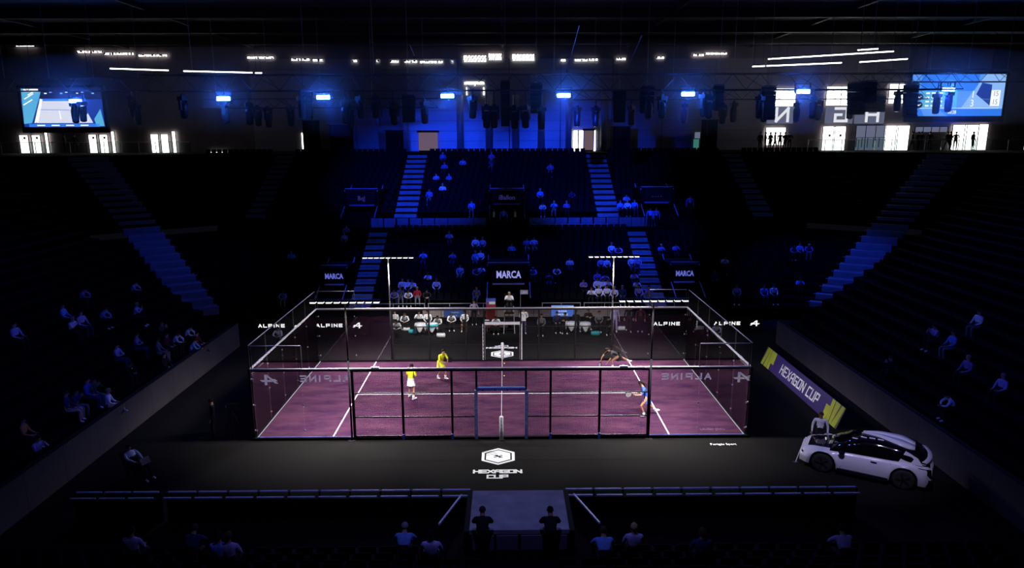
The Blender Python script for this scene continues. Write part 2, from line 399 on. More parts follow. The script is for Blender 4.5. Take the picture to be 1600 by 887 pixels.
# strip of daylight under the roof, broken up by the roof steelwork
for a, c, y in ((22, 56, 71), (120, 160, 81), (163, 210, 84), (216, 262, 86.5), (386, 428, 90), (455, 470, 93), (472, 484, 93), (488, 505, 94), (550, 558, 95), (588, 592, 95), (610, 623, 96), (632, 652, 96),
                (656, 692, 96.5), (705, 708, 96), (724, 760, 91), (763, 784, 88), (800, 835, 89), (876, 884, 94), (898, 918, 93.5), (920, 934, 93), (963, 978, 92), (1026, 1038, 90), (1083, 1100, 86), (1102, 1136, 83.5), (1400, 1432, 66), (1440, 1448, 64), (1456, 1480, 62)):
    p = window((a, y-1.6 if not 720 < a < 840 else y-4.5, c, y+1.4 if not 720 < a < 840 else y+5), bars=4 if c-a > 25 else 1)
    if 720 < a < 840:
        u, v = PY(a, y-4.5, YW-.05), PY(c, y+5, YW-.05); n = 7
        for k in range(n): MB().bar((u.x+(v.x-u.x)*k/n, YW-.05, v.z), (u.x+(v.x-u.x)*(k+1.4)/n, YW-.05, u.z), .07).build('lattice_bar', 'black_matte', p)
    else:
        n = max(1, int((c-a)/5)); u, v = PY(a, y-1.6, YW-.05), PY(c, y+1.4, YW-.05)
        for k in range(n): q0 = random.random()*.8; ubox('lattice_bar', 'black_matte', p, (u.x+(v.x-u.x)*(k+q0)/n, YW-.05, (u.z+v.z)/2+random.uniform(-.06, .06)), (random.uniform(.05, .18), .05, abs(u.z-v.z)*random.uniform(.5, 1)))
# timber boxes beside the doors
glow('lobby_glow', (.3, .2, .15), .42)  # back panels glow in place of the lobby's room light
for i, (r, nm) in enumerate((((653, 207, 685, 237), 'left'), ((912, 204, 927, 236), 'right'))):
    a, c = PY(r[0], r[1], YW-.2), PY(r[2], r[3], YW-.2)
    o = thing('timber_lobby', ((a.x+c.x)/2, YW-.1, ZTOP), f'brown timber lobby box against the far wall, {nm} of the blue-lit centre', 'lobby'); wd = c.x-a.x; h = a.z-ZTOP
    ubox('back_panel', 'lobby_glow', o, (0, 0, h/2), (wd, .05, h))
    for sgn in (-1, 1): ubox('jamb', 'cladding', o, (sgn*wd/2, -.05, h/2), (.08, .14, h))
    ubox('lintel', 'black_matte', o, (0, -.08, h+.1), (wd+.2, .2, .2)); ubox('skirting', 'black_matte', o, (0, -.04, .06), (wd, .05, .12))
# letter banners hung in the windows on the right, read from outside
for px, py, ch, sz, wb in ((1222, 180, 'N', 22, (1199, 1238)), (1314, 179, 'G', 22, (1290, 1331)), (1363, 177, 'H', 22, (1336, 1380))):
    a, c = PY(wb[0], 166, YW-.02), PY(wb[1], 193, YW-.02)
    o = thing('letter_banner', ((a.x+c.x)/2, YW-.1, c.z), f'grey-blue banner showing a reversed letter {ch} in the far windows', 'banner', 'letter banners in the far windows')
    wd, h = c.x-a.x, a.z-c.z
    ubox('cloth', 'banner_glow', o, (0, 0, h/2), (wd, .04, h)) if 'banner_glow' in M else None
    if 'banner_glow' not in M:
        glow('banner_glow', (.34, .38, .6), .30); ubox('cloth', 'banner_glow', o, (0, 0, h/2), (wd, .04, h))  # cloth and letters glow in place of daylight behind them
    for k in (-.35, .35): ubox('hook', 'black_steel', o, (k*wd, .17, h-.05), (.06, .33, .06))
    lw, lh = (1.12, 1.2)
    q = PY(px, py, YW-.1)
    block_text(ch, lw, lh, .26, lambda u, v, t: (-(u)+q.x-(a.x+c.x)/2, -.03-t, v+h/2+.02), depth=.02).build('letter', 'letter_glow', o)
# balustrade of the upper concourse
def balustrade(name, x0, x1, y, z, label, h=1.05, step=1.6, glassy=True):
    o = thing(name, ((x0+x1)/2, y, z), label, 'railing'); L = x1-x0
    n = max(1, round(L/step))
    for i in range(n+1): ubox('post', 'black_steel', o, (-L/2+L*i/n, 0, h/2), (.05, .05, h))
    ubox('handrail', 'steel_rail', o, (0, 0, h), (L, .05, .05))
    if glassy:
        for i in range(n): ubox('pane', 'rail_glass', o, (-L/2+L*(i+.5)/n, 0, h/2), (L/n-.1, .015, h-.15))
    return o
balustrade('balustrade', -48, -29, 39.5, ZTOP, 'steel and glass railing before the lit doors at upper left')
balustrade('balustrade', 28.5, 52, 39.5, ZTOP, 'steel and glass railing before the lit doors at upper right')

# ---- aisle stairs, two steps to a row
def aisle(label, xc, wd, n, dy, dz, y0, z0, skip=0):
    o = thing('aisle_stairs', (xc, y0, z0), label, 'stairs', 'aisle stairs of the stands')
    for k in range(skip*2, 2*n):
        zt = (k+1)*dz/2-dz/2+.03 if k % 2 == 0 else (k+1)*dz/2-dz/2+.03
        y = k*dy/2
        ubox('step', 'stair_concrete', o, (0, y+dy/4, zt-.16), (wd, dy/2-.004, .32))
        ubox('nosing', 'stair_nosing', o, (0, y+.012, zt+.004), (wd, .03, .012))
    return o
aisle('blue-lit upper aisle stairs left of the central tunnel', -7.65, 1.72, UN, UDY, UDZ, UY0, UZ0)
aisle('blue-lit upper aisle stairs right of the central tunnel', 8.3, 1.72, UN, UDY, UDZ, UY0, UZ0)
aisle('dim upper aisle stairs far left of the centre block', -19.4, 1.5, UN, UDY, UDZ, UY0, UZ0)
aisle('dim upper aisle stairs far right of the centre block', 20.5, 1.5, UN, UDY, UDZ, UY0, UZ0)
aisle('lower aisle stairs beside the left newspaper sign tunnel', -9.6, 1.4, LN, LDY, LDZ, LY0, LZ0)
aisle('lower aisle stairs beside the right newspaper sign tunnel', 10.3, 1.4, LN, LDY, LDZ, LY0, LZ0)
def corner_stairs(sg, a, c, tread, label):
    a, c = Vector(a), Vector(c); o = thing('corner_stairs', (a.x, a.y, 0), label, 'stairs', 'corner stairs of the bowl')
    n = 24
    for k in range(n):
        t = (k+.5)/n; d = (c-a)*t
        zt = 1.06+(ZTOP-1.0)*(k+.6)/n
        ubox('step', 'stair_concrete', o, (d.x, d.y, zt-.25), (1.95+.9*t, (c-a).length/n*1.12, .5), (0, 0, sg*tread))
        ubox('nosing', 'stair_nosing', o, (d.x-sg*0-(c-a).normalized().x*.5*(c-a).length/n, d.y-(c-a).normalized().y*.5*(c-a).length/n, zt+.006), (1.95+.9*t, .1, .02), (0, 0, sg*tread))
    return o
corner_stairs(1, (-19.4, 17.45), (-33.8, 31.2), .55, 'long corner stairs climbing the dark stands at left')
corner_stairs(-1, (21.2, 18.0), (36.5, 31.0), .5, 'long corner stairs climbing the dark stands at right')

# ---- tunnels (vomitories) through the stands
SEATGAPS = []
def tunnel(pxl, pxr, pyt, pyl, Yf, z0, text, tm, size, label, slope, depth=2.6, strip='strip_cool'):
    a, c = PY(pxl, pyt, Yf), PY(pxr, pyt, Yf); zl = PY((pxl+pxr)/2, pyl, Yf).z; zt = a.z
    xc = (a.x+c.x)/2; wd = c.x-a.x; h = zt-z0
    o = thing('tunnel_portal', (xc, Yf, z0), label, 'tunnel', 'tunnel portals in the stands')
    ubox('sign_board', 'black_matte', o, (0, 0, (zt+zl)/2-z0), (wd, .12, zt-zl))
    for sgn in (-1, 1):
        ubox('side_wall', 'concrete_dark', o, (sgn*(wd/2+.06), depth/2-.2, h/2), (.14, depth+.4, h))
        MB().bar((sgn*(wd/2+.1), -1.9, max(.15, h-1.9*slope-.9)), (sgn*(wd/2+.1), depth, h+.3), .05, .07).build('handrail', 'rail_lilac', o)
        MB().bar((sgn*(wd/2+.1), -.05, 0), (sgn*(wd/2+.1), -.05, h+.1), .06, .06).build('edge_post', 'rail_lilac', o)
    ubox('passage_shade', 'black_fabric', o, (0, depth-.1, h/2), (wd, .06, h))  # black sheet painted in for the shade inside the tunnel
    ubox('roof', 'black_matte', o, (0, depth/2, h), (wd+.25, depth, .08))
    ubox('top_rail', 'rail_lilac', o, (0, 0, h+.22), (wd+.2, .05, .05))
    ubox('lintel_strip', strip, o, (0, -.08, zl-z0), (wd*.82, .05, .11))
    if text == 'MARCA': lettering(text, size*1.0, tm, o, (0, -.085, (zt+zl)/2-z0), sx=.72, bold=.018)
    elif text: lettering(text, size, tm, o, (0, -.085, (zt+zl)/2-z0+.0), sx=.92)
    SEATGAPS.append((xc-wd/2-.35, xc+wd/2+.35, Yf-2.0, Yf+depth+.2))
    return o
mat('rail_lilac', (.3, .28, .5), .5); mat('strip_cool', (.55, .53, .6), .4); mat('strip_dark', (.12, .14, .3), .4)
tunnel(764, 825, 415, 443, 19.9, .0, 'MARCA', 'sign_marca_centre', .68, 'central tunnel portal with a lit newspaper name on its black fascia', .48)
tunnel(503, 540, 419, 444, 20.2, .0, 'MARCA', 'sign_marca', .5, 'left tunnel portal with a blue newspaper name on its fascia', .48)
tunnel(1050, 1090, 414, 440, 20.2, .0, 'MARCA', 'sign_marca', .5, 'right tunnel portal with a blue newspaper name on its fascia', .48)
tunnel(767, 817, 298.5, 318.5, 28.4, 5.2, 'iBallon', 'sign_dim', .52, 'upper central tunnel portal with small faint lettering', .5, strip='strip_dark')
tunnel(541, 588, 299, 320.5, 28.4, 5.2, 'Bq|', 'sign_dim', .5, 'upper left tunnel portal with a small blue sign', .5, strip='strip_dark')
tunnel(1003, 1050, 296, 316, 28.4, 5.2, '- - - -', 'sign_dim', .4, 'upper right tunnel portal with a nearly dark fascia', .5, strip='strip_dark')
# thin pale handrails under the upper parapet
for i, (xa, xb, nm) in enumerate(((-6.6, -2.1, 'left'), (2.2, 8.2, 'right'))):
    o = thing('handrail', ((xa+xb)/2, UY0-.35, zl), f'thin pale handrail below the lilac parapet panels, {nm} of centre', 'railing'); L = xb-xa
    ubox('rail', 'steel_rail', o, (0, 0, .42), (L, .03, .03))
    n = 6
    for k in range(n): ubox('post', 'steel_rail', o, (-L/2+L*k/(n-1), 0, .21), (.03, .03, .42))
# ---- front rail of the far stand
for i, (xa, xb) in enumerate(((-9.4, -5.2), (-5.0, -2.1), (-1.9, -.7), (2.6, 5.2), (5.4, 8.2), (8.4, 11.5))):
    o = thing('front_rail', ((xa+xb)/2, LY0-.05, 1.0), f'slim steel guard rail on the far parapet, {ORD[i]} section from left', 'railing', 'guard rails on the far parapet'); L = xb-xa
    ubox('rail', 'steel_rail', o, (0, 0, .26), (L, .035, .035))
    for k in (-1, 0, 1): ubox('post', 'steel_rail', o, (k*(L/2-.03), 0, .13), (.03, .03, .26))
# rails of the tunnels in the side stands
def line_rail(pts, label, h=0):
    o = thing('stand_rail', pts[0], label, 'railing'); p0 = Vector(pts[0])
    for a, c in zip(pts[:-1], pts[1:]):
        a, c = Vector(a)-p0, Vector(c)-p0; MB().tube(a, c, .025, 6).build('rail', 'rail_lilac', o); MB().tube(a-Vector((0, 0, .45)), c-Vector((0, 0, .45)), .018, 6).build('rail', 'rail_lilac', o)
        n = max(1, int((c-a).length/1.2))
        for i in range(n+1): q = a+(c-a)*i/n; MB().tube(q-Vector((0, 0, .95)), q, .02, 6).build('post', 'rail_lilac', o)
def zside(x): return SZ0+SDZ*(abs(x-(XL if x < 0 else XR))//SDX)
def sp(px, py, X): q = PX(px, py, X); return (X, q.y, q.z)
line_rail([sp(62, 563, -21.5), sp(129, 590, -19.3), sp(20, 656, -19.3)], 'rail around the tunnel in the left side stand')
line_rail([sp(125, 535, -21.0), sp(178, 559, -19.2), sp(236, 524, -19.2)], 'bent rail in the left side stand nearer the corner')
line_rail([sp(1386, 482, 22.2), sp(1334, 505, 20.6), sp(1430, 554, 20.6)], 'bent rail in the right side stand nearer the corner')
line_rail([sp(1477, 580, 20.4), sp(1580, 640, 20.4)], 'straight rail in the right side stand above the seated man')
# printed word on the right side stand
o = thing('stand_sign', PX(1428, 462, 26), 'small faint blue word board in the right side stand', 'sign')
ubox('board', 'black_matte', o, (0, 0, 0), (1.9, .06, .8)); lettering('Nápo', .6, 'sign_dim', o, (0, -.04, 0))
# ================================================================ the court
struct(MB().box((0, 5, .012), (20, 10, .024)).build('floor_court', 'court_turf'))
kr = sempty('kerb_court')
for sgn, y in ((-1, -.07), (1, 10.07)): ubox('kerb', 'black_matte', kr, (0, y, .05), (20.3, .14, .1))
for sgn in (-1, 1): ubox('kerb', 'black_matte', kr, (sgn*10.08, 5, .05), (.14, 10, .1))
ln = sempty('court_lines')
for x in (-6.95, 6.95): ubox('line', 'line_paint', ln, (x, 5, .027), (.05, 10, .006))
ubox('line', 'line_paint', ln, (0, 5, .0275), (13.9, .05, .006))
def wire_panel(parent, p0, ux, wd, z0, z1, sp_=.05, t=.0085):
    """welded mesh: p0 corner, ux unit direction along the panel"""
    b = MB(); n = int(wd/sp_); p0 = Vector(p0); ux = Vector(ux); k = int((z1-z0)/sp_)
    uy = Vector((-ux.y, ux.x, 0))
    def strip(a, c, s): b.add([a-s*t/2, a+s*t/2, c+s*t/2, c-s*t/2], [(0, 1, 2, 3)]); b.add([a-uy*t/2, a+uy*t/2, c+uy*t/2, c-uy*t/2], [(0, 1, 2, 3)])
    up = Vector((0, 0, 1))
    for i in range(n+1): q = p0+ux*(wd*i/n); strip(q+up*z0, q+up*z1, ux)
    for j in range(k+1): z = z0+(z1-z0)*j/k; strip(p0+up*z, p0+ux*wd+up*z, up)
    return stuff(b.build('wire_mesh', 'wire', parent, fix=False))
def side_fence(y, near):
    nm = 'near' if near else 'far'
    o = thing('side_fence', (0, y, 0), f'{nm} long side of the court: wire panels between glass corners', 'fence'); s = -1 if near else 1
    for x in (-6, -4, -2, -1, 1, 2, 4, 6):
        w_ = .1 if abs(x) == 6 else .075
        ubox('post', 'black_steel', o, (x, s*.05, 1.5), (w_, .1, 3.0))
        if near and abs(x) in (4, 2): ubox('foot', 'pad_blue', o, (x, s*.1, .12), (.1, .14, .24))
    for a, c in ((-6, -4), (-4, -2), (2, 4), (4, 6)) if 1 else ():
        wire_panel(o, (a, s*.05, 0), (1, 0, 0), c-a, .1, 3.0)
        for z in (.96, 1.98): ubox('cross_rail', 'black_steel', o, ((a+c)/2, s*.05, z), (c-a, .045, .045))
        ubox('bottom_rail', 'black_steel', o, ((a+c)/2, s*.05, .12), (c-a, .05, .06))
    for a, c in ((-2, -1), (1, 2)):
        wire_panel(o, (a, s*.05, 0), (1, 0, 0), c-a, .1, 3.0)
        for z in (.96, 1.98): ubox('cross_rail', 'black_steel', o, ((a+c)/2, s*.05, z), (c-a, .045, .045))
    wire_panel(o, (-1, s*.05, 0), (1, 0, 0), 2, 2.2, 3.0)
    ubox('top_rail', 'black_steel', o, (0, s*.05, 2.95), (12, .08, .07))
    ubox('top_rail', 'steel_rail', o, (0, s*.05, 3.02), (20.1, .07, .055))
    # glass corners, two panes each, the outer two metres topped with thin mesh
    for g in (-1, 1):
        for a in (6.08, 8.04):
            ubox('glass_pane', 'court_glass', o, (g*(a+.97), s*.05, 1.5), (1.93, .012, 2.94))
            for zz in (.4, 1.5, 2.6): ubox('clamp', 'steel_rail', o, (g*(a+1.95), s*.05, zz), (.05, .04, .05))
        ubox('top_rail', 'black_steel', o, (g*8, s*.05, 2.96), (4, .07, .05))
        ubox('bottom_rail', 'pad_blue' if near else 'black_steel', o, (g*8, s*.05, .09), (4, .06, .05))
        for xx in (8.0, 10.0): ubox('thin_post', 'wire', o, (g*xx, s*.05, 3.5), (.035, .035, 1.0))
        ubox('thin_rail', 'steel_thin', o, (g*9, s*.05, 4.0), (2.0, .03, .03))
        wire_panel(o, (min(g*8, g*10), s*.05, 0), (1, 0, 0), 2, 3.06, 4.0, .1, .004)
    # lettering stuck on the glass, meant to be read from the court
    if near:
        for g, dx in ((-1, 0), (1, 0)):
            xc = -7.1 if g < 0 else 7.5
            block_text('aLPINE', 1.95, .22, .06, lambda u, v, t: (xc-u, s*.05+.012+t*1, v+2.62), depth=.004, adv=6.8).build('lettering', 'decal', o)
            xl = -9.35 if g < 0 else 9.75
            alpine_mark(.5, lambda u, v, t: (xl-u, s*.05+.012+t, v+2.58), .004).build('emblem', 'decal', o)
    return o
mat('steel_thin', (.4, .4, .45), .4, .4); pass
def alpine_mark(sz, fn, depth=.004):
    """slanted A with an arrow foot"""
    b = MB()
    for k, pts in enumerate(([(-.75, -.32), (-.5, -.32), (.35, .42), (.12, .42)], [(.12, .42), (.35, .42), (.35, -.45), (.14, -.45)],
                [(-.28, -.18), (.55, -.18), (.42, -.02), (-.1, -.02)], [(.55, -.18), (.72, -.02), (.42, -.02)], [(-.5, .06), (-.3, .06), (-.5, -.12), (-.7, -.12)])):
        b.prism([(u*sz, v*sz) for u, v in pts], lambda u, v, t: fn(u, v, t*depth-.0005*k))
    return b
side_fence(0, True); side_fence(10, False)
def end_wall(sg):
    nm = 'left' if sg < 0 else 'right'
    o = thing('end_wall', (sg*10.05, 5, 0), f'clear glass end wall of the court at {nm} with mesh above', 'glass wall')
    for i in range(5):
        ubox('glass_pane', 'court_glass', o, (0, -4+2*i, 1.5), (.012, 1.97, 2.94))
        for zz in (.4, 1.5, 2.6): ubox('clamp', 'steel_rail', o, (sg*.02, -5+2*i, zz), (.04, .07, .05))
    for i in range(6): ubox('post', 'black_steel', o, (sg*.08, -5+2*i, 1.5), (.08, .06, 3.0))
    ubox('top_rail', 'steel_rail', o, (sg*.03, 0, 3.02), (.06, 10.1, .055))
    ubox('bottom_rail', 'steel_rail', o, (-sg*.03, 0, .07), (.04, 10, .04))
    for i in range(6): ubox('thin_post', 'wire', o, (sg*.05, -5+2*i, 3.5), (.035, .035, 1.0))
    ubox('thin_rail', 'steel_thin', o, (sg*.05, 0, 4.0), (.03, 10, .03))
    wire_panel(o, (sg*.05, -5, 0), (0, 1, 0), 10, 3.06, 4.0, .1, .004)
    for k in range(3): ubox('bracket', 'steel_rail', o, (sg*.12, -3.5+3.2*k, 2.9), (.12, .3, .12))
end_wall(-1); end_wall(1)
for i, x in enumerate((-5.05, 4.93)):
    o = thing('rail_clip', (x, -.05, 3.07), f'small white clip bracket on the near top rail, {"left" if i == 0 else "right"}', 'clip')
    ubox('body', 'white_paint', o, (0, -.06, .0), (.32, .06, .08)); ubox('hook', 'black_steel', o, (0, 0, .04), (.1, .12, .03))  # plain white bracket hooked on the rail
# doorways
def doorway(y, near):
    s = -1 if near else 1
    o = thing('door_frame_pads', (0, y+s*.05, 0), 'blue-topped padded frame around the near court entrance' if near else 'white padded frame around the far court entrance', 'door frame')
    for sgn in (-1, 1):
        ubox('post_pad', 'pad_pale' if near else 'pad_white', o, (sgn*1.02, s*.03, 1.06), (.13, .15, 2.1))
        for k in range(9): ubox('lace', 'pad_blue' if near else 'black_matte', o, (sgn*1.02-.02, -.075 if not near else -.115, .2+.22*k), (.035, .03, .07))
    ubox('lintel_pad', 'pad_blue' if near else 'pad_white', o, (0, s*.03, 2.16), (1.98, .15, .13))
    if near:
        for k in range(4): ubox('lace', 'black_matte', o, (-.75+.5*k, -.115, 2.13), (.05, .02, .05))
mat('pad_pale', (.42, .46, .62), .6)
doorway(0, True); doorway(10, False)
# net, seen end-on
mat('net_band', (.4, .38, .39), .7)
nt_ = thing('net', (0, 5, 0), 'net across the court seen end-on with a white top band', 'net')
b = MB(); t = .004
for j in range(11): b.box((0, 0, .06+.083*j), (t, 9.9, t))
for i in range(100): b.box((0, -4.95+.1*i, .48), (t, t, .86))
stuff(b.build('netting', 'wire', nt_, fix=False))
ubox('top_band', 'net_band', nt_, (0, 0, .9), (.024, 9.95, .06)); ubox('centre_strap', 'line_paint', nt_, (0, 0, .45), (.012, .05, .88))
for i, y in enumerate((-.18, 10.18)):
    o = thing('net_post', (0, y, 0), ('near' if i == 0 else 'far')+' white padded net post with a row of black eyelets', 'post', 'net posts')
    MB().lathe([(.085, 0), (.085, .98), (.06, 1.02)], 16).build('pad', 'pad_white', o, True)
    for k in range(5): MB().lathe([(.018, -.004), (.018, .006)], 8, (0, -.088, .15+.17*k), 'Y').build('eyelet', 'black_matte', o)
    ubox('base_plate', 'black_steel', o, (0, 0, .01), (.26, .26, .02))
# floodlight masts
def mast(x, y, label):
    o = thing('floodlight_mast', (x, y, 0), label, 'floodlight', 'court floodlight masts'); s = -1 if y < 5 else 1
    yo = s*.14
    MB().tube((0, yo, 0), (0, yo, 3.4), .04, 10).build('mast', 'mast_dark', o, True)
    MB().tube((0, yo, 3.4), (0, yo, 5.78), .03, 10).build('mast_upper', 'mast_shaded' if y < 5 else 'mast_grey', o, True)  # near upper tube is the darker copy, shade put into its colour
    ubox('foot_plate', 'black_steel', o, (0, yo, .01), (.3, .3, .02))
    ubox('crossbar', 'black_steel', o, (0, yo, 5.87), (2.78, .1, .05))
    n = 9
    for k in range(n):
        xx = -1.24+.31*k
        f = ubox('led_module', 'black_steel', o, (xx, yo, 5.835), (.25, .2, .03))
        g = put('led_strip', _ubx('led_white'), f, (0, 0, -1.2), None, (.82, 1.1, 1.4))
    for g in (-1, 1):
        l = bpy.data.lights.new('beam', 'AREA'); l.shape = 'RECTANGLE'; l.size = 1.1; l.size_y = .2; l.energy = LED_POWER/2; l.color = (1, .93, .95); l.spread = math.radians(LED_SPREAD)
        lo = bpy.data.objects.new('beam', l); C.objects.link(lo); lo.parent = o; lo.location = (g*.8, yo-s*.16, 5.74); lo.rotation_euler = (s*math.radians(-20), 0, 0)
    return o
def _ubx(mt):
    if mt not in _ub: _ub[mt] = UNIT.mesh('box_'+mt, mt)
    return _ub[mt]
mat('mast_dark', (.008, .008, .009), .8, 0, spec=.03); mat('mast_grey', (.3, .28, .28), .4, .3); mat('mast_shaded', (.012, .0115, .012), .8, 0, spec=.03)
for x, nx in ((-6.1, 'left'), (6.02, 'right')):
    for y, ny in ((-.02, 'near'), (10.02, 'far')): mast(x, y, f'tall T-shaped LED floodlight mast at the {ny} {nx} of the court')
# floor prints
def hexlogo(cx, cy, flip, label):
    s = -1 if flip else 1
    o = thing('floor_logo', (cx, cy, 0), label, 'floor print')
    F = lambda u, v, t: (s*u, s*v, .004-t)
    def hexa(r, rx=1.0): return [(r*rx*math.sin(math.radians(a)), r*math.cos(math.radians(a))) for a in range(0, 360, 60)]
    b = MB(); ro, ri = hexa(.72, 1.02), hexa(.61, 1.0); n = 6
    for i in range(n):
        if True: b.prism([ro[i], ro[(i+1) % n], ri[(i+1) % n], ri[i]], lambda u, v, t: F(u, v, t*.003))
    b.build('ring', 'print_white', o)
    b = MB().prism(hexa(.53, 1.02), lambda u, v, t: F(u, v, t*.003)); b.build('hexagon', 'print_white', o)
    b = MB()
    for u0, v0, u1, v1 in ((-.22, .1, .02, .02), (-.05, .05, .15, -.05), (.02, -.02, .2, -.1)): pass
    for pts in ([(-.2, .1), (.0, .0), (-.02, .12)], [(.2, -.1), (0, 0), (.02, -.12)], [(-.2, -.02), (-.02, -.06), (-.12, -.12)], [(.2, .02), (.02, .06), (.12, .12)], [(-.2, .1), (-.05, -.03), (.2, -.1), (.05, .03)]):
        b.prism(pts, lambda u, v, t: (s*u, s*v, .006-t*.002))
    b.build('knot', 'carpet', o)
    b = MB()
    for k in range(3): b.prism([(-.62+.06*k, .36-.13*k), (-.1+.03*k, .52-.13*k), (-.1+.03*k, .49-.13*k), (-.62+.06*k, .33-.13*k)], lambda u, v, t: (s*u, s*v, .006-t*.002))
    b.build('slash', 'carpet', o)
    return o
hexlogo(-.12, -1.72, False, 'white hexagon emblem printed on the near black carpet')
hexlogo(-.02, 11.35, True, 'white hexagon emblem printed on the far black carpet')
for cy1, cy2, s, cx, nm in ((-2.98, -3.38, 1, -.13, 'near'), (12.55, 12.9, -1, -.06, 'far')):
    o = thing('floor_lettering', (cx, (cy1+cy2)/2, 0), f'white cup title lettering printed on the {nm} black carpet', 'floor print')
    yo = abs(cy1-cy2)/2
    block_text('HEXAGON', 1.75, .22, .075, lambda u, v, t: (s*u, s*(v+yo), .006-t), adv=5.2).build('word', 'print_white', o)
    block_text('CUP', .72, .22, .075, lambda u, v, t: (s*u, s*(v-yo), .006-t), adv=5.2).build('word', 'print_white', o)
q = PZ(1130, 694, 0)
o = thing('floor_lettering', (q.x, q.y, 0), 'small white sponsor script on the carpet at lower right of the court', 'floor print')
lettering('Portgés Sport', .24, 'print_white', o, (0, 0, .006), (0, 0, 0), sx=.78)

# perimeter boards behind the far side
YB = 15.55
def led_board(x0, x1, items, label):
    o = thing('perimeter_board', ((x0+x1)/2, YB, 0), label, 'advertising board', 'far perimeter boards'); wd = x1-x0
    ubox('panel', 'black_matte', o, (0, 0, .55), (wd, .06, 1.08)); ubox('edge', 'concrete_dark', o, (0, 0, 1.1), (wd, .08, .03))
    for k in (-1, 1): ubox('foot', 'black_steel', o, (k*(wd/2-.25), .2, .03), (.06, .5, .06))
    for kind, xc in items:
        if kind == 'w': block_text('aLPINE', 1.6, .17, .055, lambda u, v, t: (u+xc-(x0+x1)/2, -.035-t, v+.61), depth=.006, adv=6.8).build('lettering', 'alpine_white', o)
        else: alpine_mark(.42, lambda u, v, t: (u+xc-(x0+x1)/2, -.035-t, v+.61), .006).build('emblem', 'alpine_white', o)
led_board(-15.6, -13.3, [('w', -14.45)], 'outermost left board with white carmaker name beyond the glass')
led_board(-13.25, -12.2, [('e', -12.75)], 'narrow left board with only the white slanted emblem')
led_board(-12.15, -8.4, [('w', -10.85), ('e', -9.08)], 'long left board with white name and emblem behind the court')
led_board(9.1, 11.6, [('w', 10.3)], 'right board with white name just behind the court corner')
led_board(11.65, 12.7, [('e', 12.12)], 'narrow right board with only the white slanted emblem')
led_board(12.75, 16.3, [('w', 14.1), ('e', 15.85)], 'outermost right board with white name and emblem')
# purple board on the right
o = thing('sponsor_board', (14.12, 5.05, 0), 'long purple leaning board with lime zigzag ends beside the court', 'advertising board')
tilt = math.atan2(.33, .86)
def BF(u, v, t): # u from far to near, v up the slope
    return (math.sin(tilt)*v-.03-t*math.cos(tilt), -u, math.cos(tilt)*v+.01+t*math.sin(tilt))
MB().prism([(-4.45, 0), (4.45, 0), (4.45, .98), (-4.45, .98)], lambda u, v, t: BF(u, v, -.05*t)).build('panel', 'board_purple', o)
block_text('HEXAGON CUP', 4.3, .42, .075, lambda u, v, t: BF(u+.1, v+.5, .006+t), adv=6.0).build('lettering', 'print_white', o)
for s in (-1, 1):
    for k, (pts, mt) in enumerate((([(4.45, .0), (4.45, .98), (3.3, .98), (3.3, 0)], 'board_olive'), ([(4.4, .98), (4.15, .98), (3.95, 0), (4.3, 0)], 'board_lime'), ([(4.02, .98), (3.62, .98), (3.78, 0), (3.93, 0)], 'board_lime'),
                      ([(3.56, .98), (3.3, .98), (3.46, 0), (3.72, 0)], 'board_lime'), ([(3.4, .62), (3.0, .62), (3.1, 0), (3.42, 0)], 'board_lime'))):
        t0 = .003+.003*k
        MB().prism([(s*u, v if s > 0 else .98-v) for u, v in pts], lambda u, v, t: BF(u, v, t0*t)).build('zigzag', mt, o)
for k in (-1, 0, 1): MB().bar((.05, k*3.6, .02), (.75, k*3.6, .02), .05).bar((.75, k*3.6, .02), (.33, k*3.6, .8), .05).build('strut', 'black_steel', o)

# near guard rails and landing
def guard(px0, px1, label):
    a, c = PZ(px0, 767, 1.0), PZ(px1, 767, 1.0); y = -6.2; L = c.x-a.x
    o = thing('guard_rail', ((a.x+c.x)/2, y, 0), label, 'railing'); n = round(L/.97)
    ubox('base_board', 'black_matte', o, (0, .06, .35), (L, .05, .7))
    for i in range(n):
        x = -L/2+L*(i+.5)/n
        ubox('top_rail', 'rail_lilac_bright', o, (x, 0, 1.0), (L/n-.1, .05, .045)); ubox('seat_rail', 'rail_lilac_bright', o, (x, -.35, .98), (L/n-.12, .05, .035))
        ubox('pane', 'rail_glass', o, (x, .02, .8), (L/n-.1, .012, .34))
    for i in range(n+1): ubox('post', 'black_steel', o, (-L/2+L*i/n, 0, .5), (.06, .05, 1.0))
mat('rail_lilac_bright', (.5, .5, .8), .4)
guard(262, 737, 'long segmented guard rail before the near stand, left half'); guard(882, 1345, 'long segmented guard rail before the near stand, right half')
guard(120, 252, 'short guard rail before the near stand at the far left end')
# landing slab of the near tunnel
o = thing('landing_slab', (.55, -8.4, 0), 'grey square roof slab of the near tunnel at the bottom centre', 'platform')
ubox('slab', 'slab_grey', o, (0, 0, 1.5), (2.75, 2.2, .12))
for sgn in (-1, 1): ubox('side_wall', 'black_matte', o, (sgn*1.45, 0, .78), (.14, 2.3, 1.56))
for sgn in (-1, 1): MB().bar((sgn*1.75, 1.5, 1.2), (sgn*2.2, -1.1, 1.75), .05).build('handrail', 'rail_lilac_bright', o)
for k in range(4): ubox('front_panel', 'parapet_lilac', o, (-1.0+.67*k, -1.13, 1.2), (.6, .05, .42))
ubox('front_wall', 'black_matte', o, (0, -1.08, .7), (2.8, .05, 1.38))

